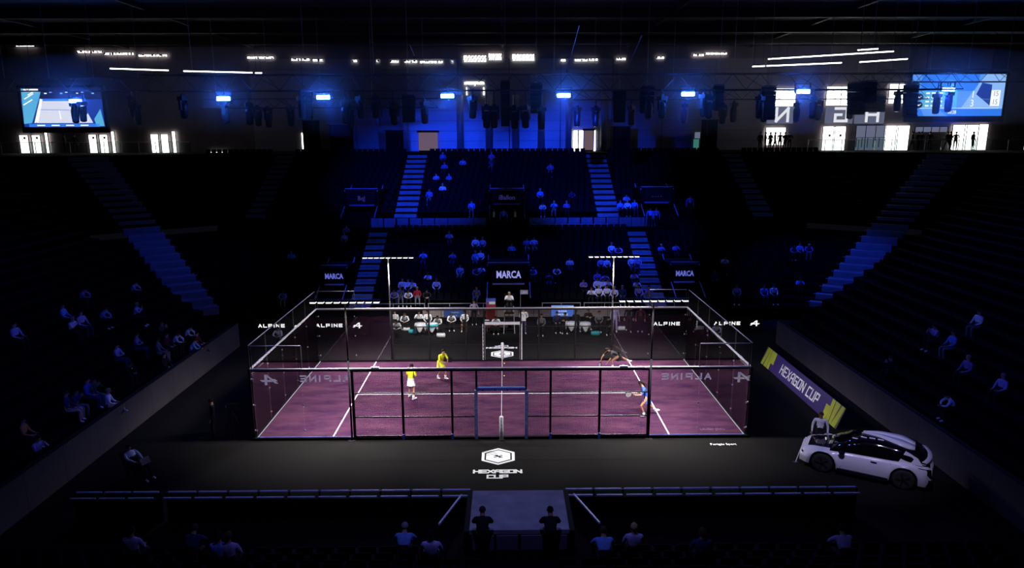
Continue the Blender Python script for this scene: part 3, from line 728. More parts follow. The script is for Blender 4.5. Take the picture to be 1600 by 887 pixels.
# ---- near stand
NN, NDY, NDZ, NY0, NZ0 = 15, .85, .36, -9.7, .9
b = MB()
for k in range(NN):
    y = NY0-k*NDY; z = NZ0+k*NDZ; zb = z-NDZ if k else 0
    b.add([(-24, y, zb), (26, y, zb), (26, y, z), (-24, y, z)], [(0, 1, 2, 3)]); b.add([(-24, y, z), (26, y, z), (26, y-NDY, z), (-24, y-NDY, z)], [(0, 1, 2, 3)])
struct(b.build('stand_near', 'concrete_dark', fix=False))

# ---- seats: tip-up shells; the nearest ones stand singly, the rest are one mass
def seat_mb(b, x, y, z, s=1):
    """shell facing -s*Y ; z = row floor"""
    b.add([(x-.21, y-s*.2, z+.44), (x+.21, y-s*.2, z+.44), (x+.21, y+s*.2, z+.41), (x-.21, y+s*.2, z+.41), (x-.21, y+s*.27, z+.8), (x+.21, y+s*.27, z+.8),
           (x-.21, y-s*.2, z+.40), (x+.21, y-s*.2, z+.40), (x+.21, y+s*.24, z+.36), (x-.21, y+s*.24, z+.36), (x-.2, y+s*.31, z+.8), (x+.2, y+s*.31, z+.8)],
          [(0, 1, 2, 3), (3, 2, 5, 4), (6, 9, 8, 7), (9, 10, 11, 8), (0, 6, 7, 1), (4, 5, 11, 10), (0, 3, 9, 6), (1, 7, 8, 2), (3, 4, 10, 9), (2, 8, 11, 5)])
    b.add([(x-.03, y+s*.1, z), (x+.03, y+s*.1, z), (x+.03, y+s*.1, z+.4), (x-.03, y+s*.1, z+.4), (x, y+s*.16, z), (x, y+s*.16, z+.4)], [(0, 1, 2, 3), (1, 4, 5, 2), (4, 0, 3, 5)])
STAIRS_L = ((-9.6, .95), (10.3, .95)); STAIRS_U = ((-7.65, 1.1), (8.3, 1.1), (-19.4, 1.0), (20.5, 1.0))
b = MB()
def gap(x, y, st):
    if any(abs(x-c) < h for c, h in st): return True
    return any(a < x < c and y0 < y < y1 for a, c, y0, y1 in SEATGAPS)
OCC = []     # seats are kept even under people
for n, dy, dz, y0, z0, st in ((LN, LDY, LDZ, LY0, LZ0, STAIRS_L), (UN, UDY, UDZ, UY0, UZ0, STAIRS_U)):
    for k in range(n):
        L = row_line(y0+(k+.6)*dy); x = L[1][0]+.5
        while x < L[2][0]-.4:
            if not gap(x, y0+(k+.6)*dy, st): seat_mb(b, x, y0+(k+.62)*dy, z0+k*dz)
            x += .5
fs_ = stuff(b.build('stand_seats', 'seat_plastic', fix=False)); tag(fs_, 'rows of black seats filling the far stands', 'seats')
sm = MB(); seat_mb(sm, 0, 0, 0, -1); sme = sm.mesh('tip_up_seat', 'seat_plastic', fix=False)
cnt = 0
for k in range(11):
    y = NY0-(k+.55)*NDY; z = NZ0+k*NDZ
    half = (CAM-Vector((0, y, z))).length*.66
    x = -half
    while x < half and cnt < 300:
        if not abs(x-.5) < (1.0 if k > 1 else 1.9):
            o = put('tip_up_seat', sme, None, (x, y, z)); tag(o, 'dark tip-up seat in the near stand along the bottom edge', 'seat', 'dark seats of the near stand'); cnt += 1
        x += .55
# ================================================================ rig
def top_at(y): return 20.79
_chord = MB().tube((-.5, 0, 0), (.5, 0, 0), .03, 6).mesh('chord', 'truss_metal')
_brace = MB().tube((0, 0, -.5), (0, 0, .5), .018, 5).mesh('brace', 'truss_metal')
def piece(me, name, parent, p, q):
    p, q = Vector(p), Vector(q); d = q-p
    o = put(name, me, parent, (p+q)/2); o.rotation_mode = 'QUATERNION'
    o.rotation_quaternion = d.to_track_quat('Z', 'Y') if me is _brace else d.to_track_quat('X', 'Z')
    o.scale = (1, 1, d.length) if me is _brace else (d.length, 1, 1)
def truss(x0, x1, y, z, h, dp, bay, label, hang=True):
    o = thing('lighting_truss', ((x0+x1)/2, y, z), label, 'truss', 'lighting trusses'); L = x1-x0
    for yy in (-dp/2, dp/2):
        for zz in (0, h): piece(_chord, 'chord', o, (-L/2, yy, zz), (L/2, yy, zz))
    n = round(L/bay)
    for i in range(n):
        a, c = -L/2+L*i/n, -L/2+L*(i+1)/n; mid = (a+c)/2
        piece(_brace, 'brace', o, (a, -dp/2, 0), (mid, -dp/2, h)); piece(_brace, 'brace', o, (mid, -dp/2, h), (c, -dp/2, 0))
        if i % 2 == 0: piece(_brace, 'brace', o, (a, dp/2, h), (c, dp/2, 0)); piece(_brace, 'brace', o, (a, -dp/2, h), (a, dp/2, h))
    if hang:
        for i in range(5):
            xx = -L/2+L*(.06+.22*i); MB().tube((xx, 0, h), (xx, 0, top_at(y)-z), .022, 6).build('chain', 'chain', o)
    return o
zA = PY(900, 141, 18).z
truss(-22, 28.5, 18, zA, .95, .8, 1.7, 'long front lighting truss spanning the hall above the far seats')
zB = PY(700, 168, 24).z
truss(-21, -4.5, 24, zB, .62, .5, 1.3, 'lower rear truss on the left carrying moving lamps')
truss(5, 30, 24, zB+.5, .62, .5, 1.3, 'lower rear truss on the right carrying moving lamps')
truss(25.5, 37.5, 22, PY(1480, 128, 22).z, .8, .6, 1.3, 'short truss before the right scoreboard screen')
# blue floodlights with a bright rectangular face
zS = PY(1480, 128, 22).z
truss(-37, -23.5, 22, zS-.45, .8, .6, 1.3, 'short truss before the left video screen')
PXB = ((118, 158), (349, 154), (505, 152), (699, 150), (881, 149), (1075, 147), (1255, 143), (1482, 140))
AIM = {0: ((-27, 8, 4), 700), 1: ((-22, 20, 3), 700), 2: ((-8.5, 33, 7.5), 1000), 3: ((-5.5, 33, 8.5), 1500), 4: ((6.5, 33, 8.5), 1700), 5: ((10, 26, 5.5), 1000), 6: ((22, 20, 3), 700), 7: ((27, 8, 4), 700)}
LOW_FILL = {2: (-8, 22, 2.4), 3: (-3.5, 22, 2.6), 4: (4, 22, 2.6), 5: (9.5, 22, 2.4)}
def spot(parent, loc, target, power, col, angle, blend=.6, r=.08):
    l = bpy.data.lights.new('beam', 'SPOT'); l.energy = power; l.color = col; l.spot_size = math.radians(angle); l.spot_blend = blend; l.shadow_soft_size = r
    o = bpy.data.objects.new('beam', l); C.objects.link(o); o.parent = parent; o.location = loc
    d = Vector(target)-Vector(parent.location)-Vector(loc); o.rotation_mode = 'QUATERNION'; o.rotation_quaternion = d.to_track_quat('-Z', 'Y'); return o
for i, (px, py) in enumerate(PXB):
    q = PY(px, py, 17.48 if 0 < i < 7 else 21.58)
    o = thing('blue_floodlight', q, f'glowing blue rectangular floodlight under the truss, {ORD[i]} from left', 'stage light', 'blue floodlights under the truss')
    ubox('housing', 'black_steel', o, (0, .12, .06), (.86, .2, .34)); ubox('lamp_face', 'lamp_blue', o, (0, -.02, 0), (.76, .06, .2))
    for sgn in (-1, 1): ubox('yoke_arm', 'black_steel', o, (sgn*.47, .12, .2), (.04, .12, .5))
    ubox('yoke', 'black_steel', o, (0, .12, .46), (.98, .12, .05)); MB().tube((0, .12, .1), (0, .12, max(.3, (zA if 0 < i < 7 else (zS-.45 if i == 0 else zS))-q.z+.03)), .03, 6).build('clamp_pipe', 'black_steel', o)
    tgt, pw = AIM[i]; spot(o, (0, .35, -.2), tgt, pw*BLUE_GAIN, BLUE, 62 if i in (0, 1, 6, 7) else 52)
    if i in LOW_FILL: spot(o, (.2, .3, -.25), LOW_FILL[i], 650*BLUE_GAIN, BLUE, 44)  # second beam, added to brighten the lower tier
# moving-head lamps
def moving_head():
    o = thing('moving_head_lamp', (0, 0, 0), '', 'stage light', 'moving-head lamps under the trusses')
    ubox('base', 'black_steel', o, (0, 0, -.12), (.42, .36, .2)); ubox('clamp', 'black_steel', o, (0, 0, .02), (.2, .1, .12))
    for sgn in (-1, 1): ubox('yoke_arm', 'black_steel', o, (sgn*.21, 0, -.45), (.07, .16, .5))
    MB().lathe([(.1, -1.12), (.17, -1.08), (.19, -.8), (.2, -.5), (.17, -.34), (.06, -.28)], 12).build('head', 'black_steel', o, True)
    MB().tube((0, 0, 0), (0, 0, 1), .03, 6).build('drop_pipe', 'black_steel', o)
    MB().lathe([(.09, -1.135), (.09, -1.12)], 12).build('lens', 'car_glass', o)
    return o
mh = moving_head(); first = True
MH = [(115, 160, 17), (127, 158, 17), (213, 163, 20), (205, 150, 18), (285, 150, 18), (351, 158, 20), (388, 160, 18), (402, 166, 24), (418, 168, 24), (453, 166, 24), (470, 150, 18), (538, 158, 18), (547, 165, 20), (563, 150, 20), (590, 165, 24), (586, 150, 18), (615, 160, 18), (663, 158, 18), (738, 150, 18), (760, 165, 24),
      (772, 165, 24), (804, 166, 24), (821, 165, 24), (846, 167, 24), (902, 167, 24), (931, 167, 24), (987, 165, 24), (1014, 150, 18), (1035, 150, 18), (1070, 162, 24), (1100, 147, 18), (1109, 150, 20), (1130, 163, 24), (1147, 160, 24), (1188, 150, 18), (1195, 160, 24), (1246, 160, 24), (1272, 150, 20), (1280, 157, 24), (1330, 155, 24), (1404, 142, 20), (1425, 150, 18), (1465, 146, 18), (1484, 143, 18)]
for i, (px, py, Y) in enumerate(sorted(MH)):
    o = mh if first else copy_tree(mh); first = False
    Y = 22 if px < 235 or px > 1400 else (18 if Y < 22 or 640 < px < 900 else 24)
    q = PY(px, py, {18: 17.6, 24: 23.75, 22: 21.7}[Y]); o.location = q; o.scale = (1.2,)*3; o.rotation_euler = (0, 0, random.uniform(0, 3))
    zt = {18: zA, 24: zB if q.x < 0 else zB+.5, 22: zS-.45 if q.x < 0 else zS}[Y]
    for ch in o.children:
        if ch.name.startswith('drop_pipe'): ch.scale = (1, 1, max(.05, (zt+.02-q.z)/1.2))
    o['label'] = f'dark moving-head stage lamp hanging under a truss, {ORD[i]} from left'
# line-array loudspeakers
for i, (px0, px1, py0, py1, Y) in enumerate(((468, 490, 142, 186, 19), (628, 650, 150, 190, 20), (782, 797, 128, 196, 20), (828, 847, 132, 176, 20), (958, 976, 142, 190, 20), (1000, 1020, 136, 176, 20), (1116, 1128, 134, 172, 19), (1192, 1208, 136, 186, 20), (1327, 1347, 130, 178, 20), (1348, 1380, 150, 174, 26), (1350, 1365, 128, 160, 19), (1415, 1428, 132, 184, 21))):  # the widest one stands in for a dark grey hanging banner
    a, c = PY(px0, py0, Y), PY(px1, py1, Y); wd = c.x-a.x; h = a.z-c.z; n = max(4, round(h/.26)); dh = h/n
    o = thing('line_array_speaker', (a.x+wd/2, Y, a.z), f'black hanging column of loudspeakers, {ORD[i]} from left', 'loudspeaker', 'hanging loudspeaker columns')
    ubox('fly_frame', 'black_steel', o, (0, 0, .05), (wd*.9, .5, .06)); MB().tube((0, 0, .05), (0, 0, max(.4, top_at(Y)-a.z)), .02, 6).build('chain', 'chain', o)
    for k in range(n):
        t = k/n; ubox('cabinet', 'black_matte', o, (0, -.28*t*t, -dh*(k+.5)), (wd*(1-.12*t), .5, dh*.94), (.35*t, 0, 0))
# black masking towers standing on the concourse
for i, (px0, px1, py0, Y) in enumerate(((469, 502, 189, 42), (516, 550, 196, 41), (603, 629, 204, 40.5), (957, 984, 198, 40.5), (1098, 1120, 188, 42))):
    a, c = PY(px0, py0, Y), PY(px1, py0, Y); wd = c.x-a.x; h = a.z-ZTOP
    if i == 0: wd *= .72
    o = thing('masking_tower', ((a.x+c.x)/2, Y, ZTOP), f'tall black draped tower before the far wall, {ORD[i]} from left', 'drape tower', 'black drape towers')
    n = 5
    b = MB(); pts = []
    for k in range(13): u = -wd/2+wd*k/12; pts.append((u, -.35+.05*math.sin(k*1.9)))
    pts += [(wd/2, .35), (-wd/2, .35)]
    b.prism(pts, lambda u, v, t: (u, v, h*t)).build('drape', 'black_fabric', o)
    ubox('top_bar', 'black_steel', o, (0, -.02, h+.03), (wd+.3, .5, .08))
    for sgn in (-1, 1): ubox('foot', 'black_steel', o, (sgn*wd*.4, -.45, .04), (.08, .5, .08))
# ceiling tubes
for i, (p, q) in enumerate((((172, 107), (263, 110)), ((287, 111), (394, 113.5)), ((399, 114), (409, 114)), ((1175, 104), (1195, 103)), ((1198, 103), (1315, 98)), ((1200, 96), (1396, 84)), ((1340, 82), (1372, 80)), ((1343, 97), (1418, 92)))):
    a, c = PY(*p, 36), PY(*q, 36); z = (a.z+c.z)/2+(.2 if i in (5, 6) else 0)
    o = thing('tube_light', ((a.x+c.x)/2, 36, z), f'long white tube light under the roof, {ORD[i]} from left', 'ceiling light', 'tube lights under the roof'); L = c.x-a.x
    sl = math.atan2(c.z-a.z, L)
    ubox('tube', 'tube_white', o, (0, 0, 0), (L, .09, .09), (0, -sl, 0)); ubox('batten', 'black_steel', o, (0, .02, .09), (L, .12, .06), (0, -sl, 0))
    for k in (-.35, .35): MB().tube((k*L, 0, .1), (k*L, 0, 20.79-z), .015, 5).build('wire', 'black_steel', o)
# slanted rigging cables
for i, (p, q) in enumerate((((905, 40), (886, 110)), ((1003, 55), (980, 108)), ((640, 70), (648, 88)))):
    a, c = PY(*p, 15), PY(*q, 19); o = thing('rigging_cable', a, f'thin slanting pale cable under the roof, {("middle", "right", "left")[i]} of three', 'cable')
    MB().tube((0, 0, 0), c-a, .018, 6).build('cable', 'chain', o); MB().tube(c-a, Vector(c-a)+Vector((0, 0, -.12)), .05, 6).build('end_fitting', 'black_steel', o)

# ---- video screens
def screen(px, Y, label):
    a, c = PY(px[0], px[1], Y), PY(px[2], px[3], Y); wd, h = c.x-a.x, a.z-c.z
    o = thing('video_screen', ((a.x+c.x)/2, Y, c.z), label, 'screen')
    ubox('housing', 'black_matte', o, (0, .2, h/2-.15), (wd+.5, .36, h+.7))
    for sgn in (-1, 1): MB().tube((sgn*wd*.35, .2, h), (sgn*wd*.35, .2, 20.79-c.z), .03, 6).build('hanger', 'black_steel', o)
    def patch(name, pts, mt, lay=1):
        MB().prism([((u-.5)*wd, v*h) for u, v in pts], lambda u, v, t: (u, -.008*lay+t*.006, v)).build(name, mt, o)
    return o, patch, wd, h
glow('scr_grey', (.35, .42, .5), .8); glow('scr_deep', (.015, .05, .35), .9); glow('scr_blue', (.03, .2, .85), 1.0); glow('scr_mid', (.1, .32, .9), 1.0); glow('scr_sky', (.28, .52, .95), 1.0); glow('scr_white', (.95, .97, 1), 1.1)
glow('scr_pink', (.75, .78, .9), .95); glow('scr_cyan', (.1, .45, .75), 1.0); glow('scr_dark', (.01, .015, .08), .6); glow('scr_tan', (.6, .5, .4), .7)
o, patch, wd, h = screen((30, 137, 164, 198), 36, 'hanging video screen at left showing a pale court')
patch('picture', [(0, 0), (1, 0), (1, 1), (0, 1)], 'scr_deep', 1)
patch('court_picture', [(.16, .1), (.86, .1), (.74, .68), (.27, .68)], 'scr_pink', 2)
patch('picture_stand', [(0, .7), (1, .7), (1, 1), (0, 1)], 'scr_dark', 2); patch('picture_band', [(.15, .66), (.8, .66), (.8, .72), (.15, .72)], 'scr_blue', 3)
patch('picture_wall', [(0, .08), (.1, .1), (.26, .9), (.02, .98)], 'scr_cyan', 3); patch('picture_glass', [(.13, .1), (.18, .12), (.27, .7), (.24, .72)], 'scr_white', 4)
patch('picture_side', [(.9, .02), (1, .02), (.97, .46), (.88, .2)], 'scr_cyan', 3); patch('caption', [(.05, .89), (.23, .89), (.23, .97), (.05, .97)], 'scr_white', 4)
patch('ticker', [(.06, 0), (.94, 0), (.94, .08), (.06, .08)], 'scr_blue', 3)
for k in range(4): patch('ticker_word', [(.16+.18*k, .025), (.26+.18*k, .025), (.26+.18*k, .055), (.16+.18*k, .055)], 'scr_white', 4)
patch('net_picture', [(.12, .44), (.62, .42), (.62, .435), (.12, .455)], 'scr_mid', 4); patch('line_picture', [(.46, .2), (.475, .2), (.465, .42), (.455, .42)], 'scr_white', 5)
for k in range(10): patch('lamp_picture', [(.3+.065*k, .84+.03*(k % 3)), (.33+.065*k, .84+.03*(k % 3)), (.33+.065*k, .87+.03*(k % 3)), (.3+.065*k, .87+.03*(k % 3))], 'scr_sky' if k % 2 else 'scr_white', 4)
for k, (u, v) in enumerate(((.05, .7), (.1, .8), (.03, .55))): patch('truss_picture', [(u, v), (u+.12, v+.14), (u+.11, v+.16), (u-.01, v+.02)], 'scr_white', 5)
o, patch, wd, h = screen((1427, 116, 1564, 181), 36, 'hanging scoreboard screen at right with blue graphics and scores')
patch('backdrop', [(0, 0), (1, 0), (1, 1), (0, 1)], 'scr_mid', 1); patch('facet', [(.55, .18), (1, .18), (1, 1), (.78, 1)], 'scr_sky', 2); patch('facet', [(.1, .6), (.7, .6), (.72, 1), (.1, 1)], 'scr_blue', 2)
patch('footer', [(0, 0), (1, 0), (1, .17), (0, .17)], 'scr_blue', 3); patch('facet', [(.16, 0), (.42, 0), (.3, .17), (.12, .17)], 'scr_mid', 4)
patch('name_panel', [(.1, .2), (.5, .2), (.5, .6), (.1, .6)], 'scr_cyan', 3); patch('shade_panel', [(.7, .52), (.86, .25), (.86, .75), (.75, .8)], 'scr_deep', 3)
patch('points_box', [(.86, .24), (.96, .24), (.96, .62), (.86, .62)], 'scr_white', 4); patch('rule', [(.1, .185), (.96, .185), (.96, .195), (.1, .195)], 'scr_white', 4); patch('rule', [(.55, .4), (.86, .4), (.86, .406), (.55, .406)], 'scr_sky', 5)
for t, u, v, s, mm in (('1', .665, .51, .85, 'scr_white'), ('3', .665, .3, .85, 'scr_white'), ('15', .91, .53, .62, 'scr_grey'), ('15', .91, .33, .62, 'scr_grey'), ('00:28', .46, .09, .42, 'scr_white')):
    lettering(t, s, mm, o, ((u-.5)*wd, -.045, v*h), sx=.8)
for k in range(4):
    patch('flag', [(.16, .23+.1*k), (.2, .23+.1*k), (.2, .27+.1*k), (.16, .27+.1*k)], 'scr_white', 4); patch('player_name', [(.22, .23+.1*k), (.34, .23+.1*k), (.34, .27+.1*k), (.22, .27+.1*k)], 'scr_white', 4)
for v, mm in ((.27, 'scr_dark'), (.46, 'scr_dark')):
    b = MB(); b.prism([((.09+.045*math.cos(a*.6283)-.5)*wd, (v+.085*math.sin(a*.6283))*h) for a in range(10)], lambda u, vv, t: (u, -.045+t*.006, vv)).build('team_badge', mm, o)
    patch('badge_mark', [(.06, v+.03), (.09, v-.03), (.12, v+.03), (.09, v)], 'scr_white', 7)
# small blue name screens beside the far benches
for i, (r, br, lines) in enumerate((((861.5, 477, 896, 494), .8, ('A PIZARRO', 'ANDREA', 'MARTINEZ')), ((694, 480, 728, 495.5), .3, ('A ANDREA', 'MARTIN', 'RUIZ')))):
    Y = 17.6; a, c = PY(r[0], r[1], Y), PY(r[2], r[3], Y); wd, h = c.x-a.x, a.z-c.z
    o = thing('name_screen', ((a.x+c.x)/2, Y, 0), f'{"bright" if i == 0 else "dim"} blue name screen behind the {"right" if i == 0 else "left"} bench guests', 'screen')
    glow(f'name_blue{i}', (.08, .2, .8), br); glow(f'name_top{i}', (.22, .33, .75), br); glow(f'name_text{i}', (.8, .88, 1), br*1.4)
    ubox('panel', f'name_blue{i}', o, (0, 0, c.z+h/2), (wd, .05, h)); ubox('header', f'name_top{i}', o, (0, -.03, c.z+h*.85), (wd, .02, h*.3)); ubox('back', 'black_matte', o, (0, .05, c.z+h/2), (wd+.06, .05, h+.06))
    for sgn in (-1, 1): ubox('leg', 'black_steel', o, (sgn*wd*.4, .04, c.z/2), (.05, .05, c.z))
    for k, t in enumerate(lines): lettering(t, h*.2, f'name_text{i}', o, (0, -.045, c.z+h*(.78-.3*k)), sx=1.0)
# added unseen bar: white spots for the floor prints, benches and umpire
pb = thing('fill_spot_bar', (0, 4, 19.6), 'unseen bar of white spots added high above the court', 'stage light')
MB().tube((-3, 0, 0), (3, 0, 0), .04, 8).build('pipe', 'truss_metal', pb)
for k, (tg, pw, an) in enumerate((((-.1, -2.2, 0), 9000, 22), ((0, 12, 0), 6500, 26), ((-4.6, 16.4, .7), 38000, 18), ((5.2, 16.4, .7), 12000, 22), ((.4, 15.8, 1.9), 14000, 13))):
    MB().lathe([(.12, -.5), (.14, -.3), (.1, .1)], 12, (k-1.5, 0, -.2)).build('fill_spot_body', 'black_steel', pb, True); spot(pb, (k-1.5, 0, -.75), tg, pw, (1, .98, .92), an, 1.0, .12)
for k in (-2.5, 2.5): MB().tube((k, 0, 0), (k, 0, 1.2), .02, 6).build('chain', 'chain', pb)
nb = thing('fill_flood_bar', (0, -14, 19.6), 'unseen bar of lilac fill lights added over the near stand', 'stage light')  # added unseen bar that lights car, side stands and near rails
MB().tube((-9, 0, 0), (9, 0, 0), .04, 8).build('pipe', 'truss_metal', nb)
for k in (-8, 0, 8): MB().tube((k, 0, 0), (k, 0, 1.2), .02, 6).build('chain', 'chain', nb)
for k, (xx, tg, pw, an, cc) in enumerate(((7, (13.4, -3.1, .6), 9000, 16, (.6, .55, 1)), (-8, (-20, 5, 2.5), 5000, 46, (.06, .08, 1)), (8, (21, 5, 2.5), 5000, 46, (.06, .08, 1)), (0, (0, -6.5, .8), 2200, 80, (.25, .25, 1)))):
    MB().lathe([(.14, -.5), (.16, -.3), (.1, .1)], 12, (xx, 0, -.2)).build('fill_spot_body', 'black_steel', nb, True); spot(nb, (xx, 0, -.75), tg, pw, cc, an, .9, .15)
# ================================================================ car
def build_car():
    o = thing('show_car', (0, 0, 0), 'white show car with black glass roof parked right of the court', 'car')
    AXF, AXR, RW, RA = 1.36, -1.34, .37, .45
    def ip(x, tab):
        for (a, va), (c, vc) in zip(tab[:-1], tab[1:]):
            if a <= x <= c: t = (x-a)/(c-a); t = t*t*(3-2*t)*.5+t*.5; return va+(vc-va)*t
        return tab[0][1] if x < tab[0][0] else tab[-1][1]
    HW = [(-2.2, .74), (-2.0, .88), (-1.3, .95), (-.5, .9), (.3, .89), (1.3, .94), (1.9, .87), (2.2, .66)]
    BELT = [(-2.2, .86), (-2.05, .98), (-1.5, 1.02), (-.5, .96), (.6, .93), (1.1, .9), (1.7, .82), (2.05, .72), (2.2, .6)]
    xs = [-2.2+4.4*i/110 for i in range(111)]
    def arch(x):
        z = .22
        for a in (AXF, AXR):
            d = abs(x-a)
            if d < RA: z = max(z, .37+math.sqrt(RA*RA-d*d))
        return z
    b = MB(); ring = []
    for x in xs:
        hw, bl, ar = ip(x, HW), ip(x, BELT), arch(x); crown = .06
        flare = .03*max(0, 1-abs(min(abs(x-AXF), abs(x-AXR))-RA)/.25) if min(abs(x-AXF), abs(x-AXR)) > RA*.3 else .03
        sec = [(hw*.93, ar), (hw+flare*.6, max(ar+.02, .42)), (hw+flare, max(ar+.035, .62)), (hw*.985, max(ar+.05, bl-.13)), (hw*.9, max(ar+.06, bl)), (hw*.55, max(ar+.07, bl+crown*.7)), (0, max(ar+.07, bl+crown))]
        ring.append([Vector((x, -y, z)) for y, z in sec]+[Vector((x, y, z)) for y, z in sec[-2::-1]])
    n = len(ring[0]); V = [v for r in ring for v in r]
    F = [(i*n+j, i*n+j+1, (i+1)*n+j+1, (i+1)*n+j) for i in range(len(xs)-1) for j in range(n-1)]
    F += [tuple(range(n)), tuple((len(xs)-1)*n+j for j in range(n-1, -1, -1))]
    b.add(V, F).build('body', 'car_white', o, True)
    def top(x, y):   # body surface height under a point
        bl, hw = ip(x, BELT), ip(x, HW); t = abs(y)/hw
        return bl+.06*(1-t*t) if t < .9 else bl
    # underbody and sills
    ubox('underbody', 'black_matte', o, (0, 0, .3), (3.9, 1.5, .2))
    for s in (-1, 1): MB().bar((-.85, s*.88, .24), (.85, s*.88, .24), .1, .12).build('sill', 'car_black', o)
    # greenhouse
    ROOF = [(-2.12, .98), (-1.95, 1.14), (-1.6, 1.36), (-1.1, 1.49), (-.4, 1.55), (.1, 1.52), (.45, 1.38), (.85, 1.12), (1.15, .93)]
    gx = [-2.12+3.27*i/44 for i in range(45)]; rg = []
    for x in gx:
        zr = ip(x, ROOF); zb = top(x, .8)-.03; zr = max(zr, zb+.02); hw = min(ip(x, HW), .93); f = (zr-zb)/.6
        sec = [(hw*.9, zb), (hw*(.9-.1*f), zb+(zr-zb)*.5), (hw*(.9-.24*f), zb+(zr-zb)*.86), (hw*(.9-.36*f), zb+(zr-zb)*.96), (hw*.28, zr), (0, zr+.012*f)]
        rg.append([Vector((x, -y, z)) for y, z in sec]+[Vector((x, y, z)) for y, z in sec[-2::-1]])
    n = len(rg[0]); V = [v for r in rg for v in r]; F = [(i*n+j, i*n+j+1, (i+1)*n+j+1, (i+1)*n+j) for i in range(44) for j in range(n-1)]
    F += [tuple(range(n)), tuple(44*n+j for j in range(n-1, -1, -1))]
    MB().add(V, F).build('cabin_glass', 'car_glass', o, True)
    def cab(i, j): return rg[i][j]
    def strip(name, i0, i1, j0, j1, mt, off=.012):
        bb = MB()
        for i in range(i0, i1):
            for j in range(j0, j1):
                q = [cab(i, j), cab(i, j+1), cab(i+1, j+1), cab(i+1, j)]; bb.add([v+Vector((0, (-1 if v.y < 0 else 1)*off if abs(v.y) > .3 else 0, off)) for v in q], [(0, 1, 2, 3)])
        return bb.build(name, mt, o, True)
    # roof frame line and white roof fins
    for s in (0, 1): strip('roof_rail', 4, 34, 2 if s == 0 else 7, 3 if s == 0 else 8, 'car_black', .02)
    def roofz(x, y):
        zr = ip(x, ROOF); return zr-.025*(abs(y)/.5)**2+.02
    for s in (-1, 1):
        bb = MB(); pts = []
        for k in range(13):
            x = .12-1.72*k/12; t = k/12; wo = .09+.43*min(1, t*1.35)-(.16*max(0, (t-.75)/.25)**2); pts.append((x, .02, wo))
        V = []
        for x0, a0, c0 in pts: V += [(x0, s*a0, roofz(x0, a0)+.02), (x0, s*a0, roofz(x0, a0)+.045), (x0, s*(a0+c0)/2, roofz(x0, (a0+c0)/2)+.05), (x0, s*c0, roofz(x0, c0)+.045), (x0, s*c0, roofz(x0, c0)+.0)]
        bb.add(V, [(i*5+j, i*5+j+1, i*5+j+6, i*5+j+5) for i in range(12) for j in range(4)]+[(0, 1, 2, 3, 4), (64, 63, 62, 61, 60)])
        bb.build('roof_panel', 'car_white', o, True)
        # rear side pillar in body colour
        MB().prism([(-1.12, .98), (-1.32, 1.4), (-1.72, 1.22), (-1.9, 1.0)], lambda u, v, t: (u, s*((.8-.38*(v-.98)) +.03+.02*t), v)).build('rear_pillar', 'car_white', o)
        # side window line, mirrors, handle
        ubox('door_handle', 'car_black', o, (-.35, s*.905, .82), (.2, .03, .03))
        MB().ball((.72, s*1.0, .98), (.12, .1, .07), 10, 6).build('mirror', 'car_black', o, True)
        MB().bar((.72, s*.86, .95), (.72, s*.97, .97), .05).build('mirror_arm', 'car_black', o)
        for a in (-.92, .74): MB().bar((a, s*.9, .3), (a+.03, s*.905, .9), .012, .012).build('door_seam', 'car_black', o)
        # lamps
        MB().ball((2.08, s*.56, .6), (.08, .2, .06), 10, 6).build('headlamp', 'car_glass', o, True)
        MB().prism([(-1.75, .92), (-2.16, .9), (-2.2, .66), (-1.98, .7)], lambda u, v, t: (u, s*(.8+.1*(2.2+u)-.02+.05*t), v)).build('tail_lamp', 'car_glass', o)
        for ax in (AXF, AXR):
            wh = MB().lathe([(.24, -.1), (.34, -.11), (.37, -.07), (.37, .07), (.34, .11), (.24, .1)], 28, (ax, s*.82, .37), 'Y').build('wheel', 'rubber', o, True)
            MB().lathe([(.245, -.09), (.245, .09)], 24, (ax, s*.82, .37), 'Y').build('rim', 'rim', wh)
            bb = MB()
            for k in range(5):
                a = k*2*math.pi/5; bb.box((ax+.12*math.cos(a), s*.93, .37+.12*math.sin(a)), (.24, .03, .05), 0, Matrix.Rotation(-a, 3, 'Y'))
            bb.build('spokes', 'rim', wh)
    # black bonnet between white wings
    bb = MB(); hx = [.95+1.0*i/12 for i in range(13)]
    for x0, x1 in zip(hx[:-1], hx[1:]):
        w0, w1 = .72-.25*(x0-.95), .72-.25*(x1-.95); ys = [-1, -.5, 0, .5, 1]
        for a, c in zip(ys[:-1], ys[1:]):
            bb.add([(x0, a*w0, top(x0, a*w0)+.02), (x0, c*w0, top(x0, c*w0)+.02), (x1, c*w1, top(x1, c*w1)+.02), (x1, a*w1, top(x1, a*w1)+.02)], [(0, 1, 2, 3)])
    bb.build('bonnet', 'car_black', o, True)
    MB().prism([(2.0, .3), (2.24, .34), (2.22, .5), (2.05, .56)], lambda u, v, t: (u, -.55+1.1*t, v)).build('grille', 'car_glass', o)
    MB().bar((1.15, -.45, .97), (.75, .1, 1.22), .02, .02).build('wiper', 'black_matte', o)
    # rear lips
    for zz, xx, mt in ((1.05, -2.17, 'car_white'), (.72, -2.24, 'car_white')):
        bb = MB(); pts = []
        for k in range(11): a = -1+.2*k; pts.append((xx+.2*a*a, .84*a))
        for (x0, y0), (x1, y1) in zip(pts[:-1], pts[1:]): bb.add([(x0, y0, zz), (x1, y1, zz), (x1, y1, zz+.09), (x0, y0, zz+.09), (x0+.14, y0, zz+.02), (x1+.14, y1, zz+.02), (x1+.14, y1, zz+.1), (x0+.14, y0, zz+.1)], [(0, 1, 2, 3), (3, 2, 6, 7), (0, 4, 5, 1)])
        bb.build('rear_lip', mt, o, True)
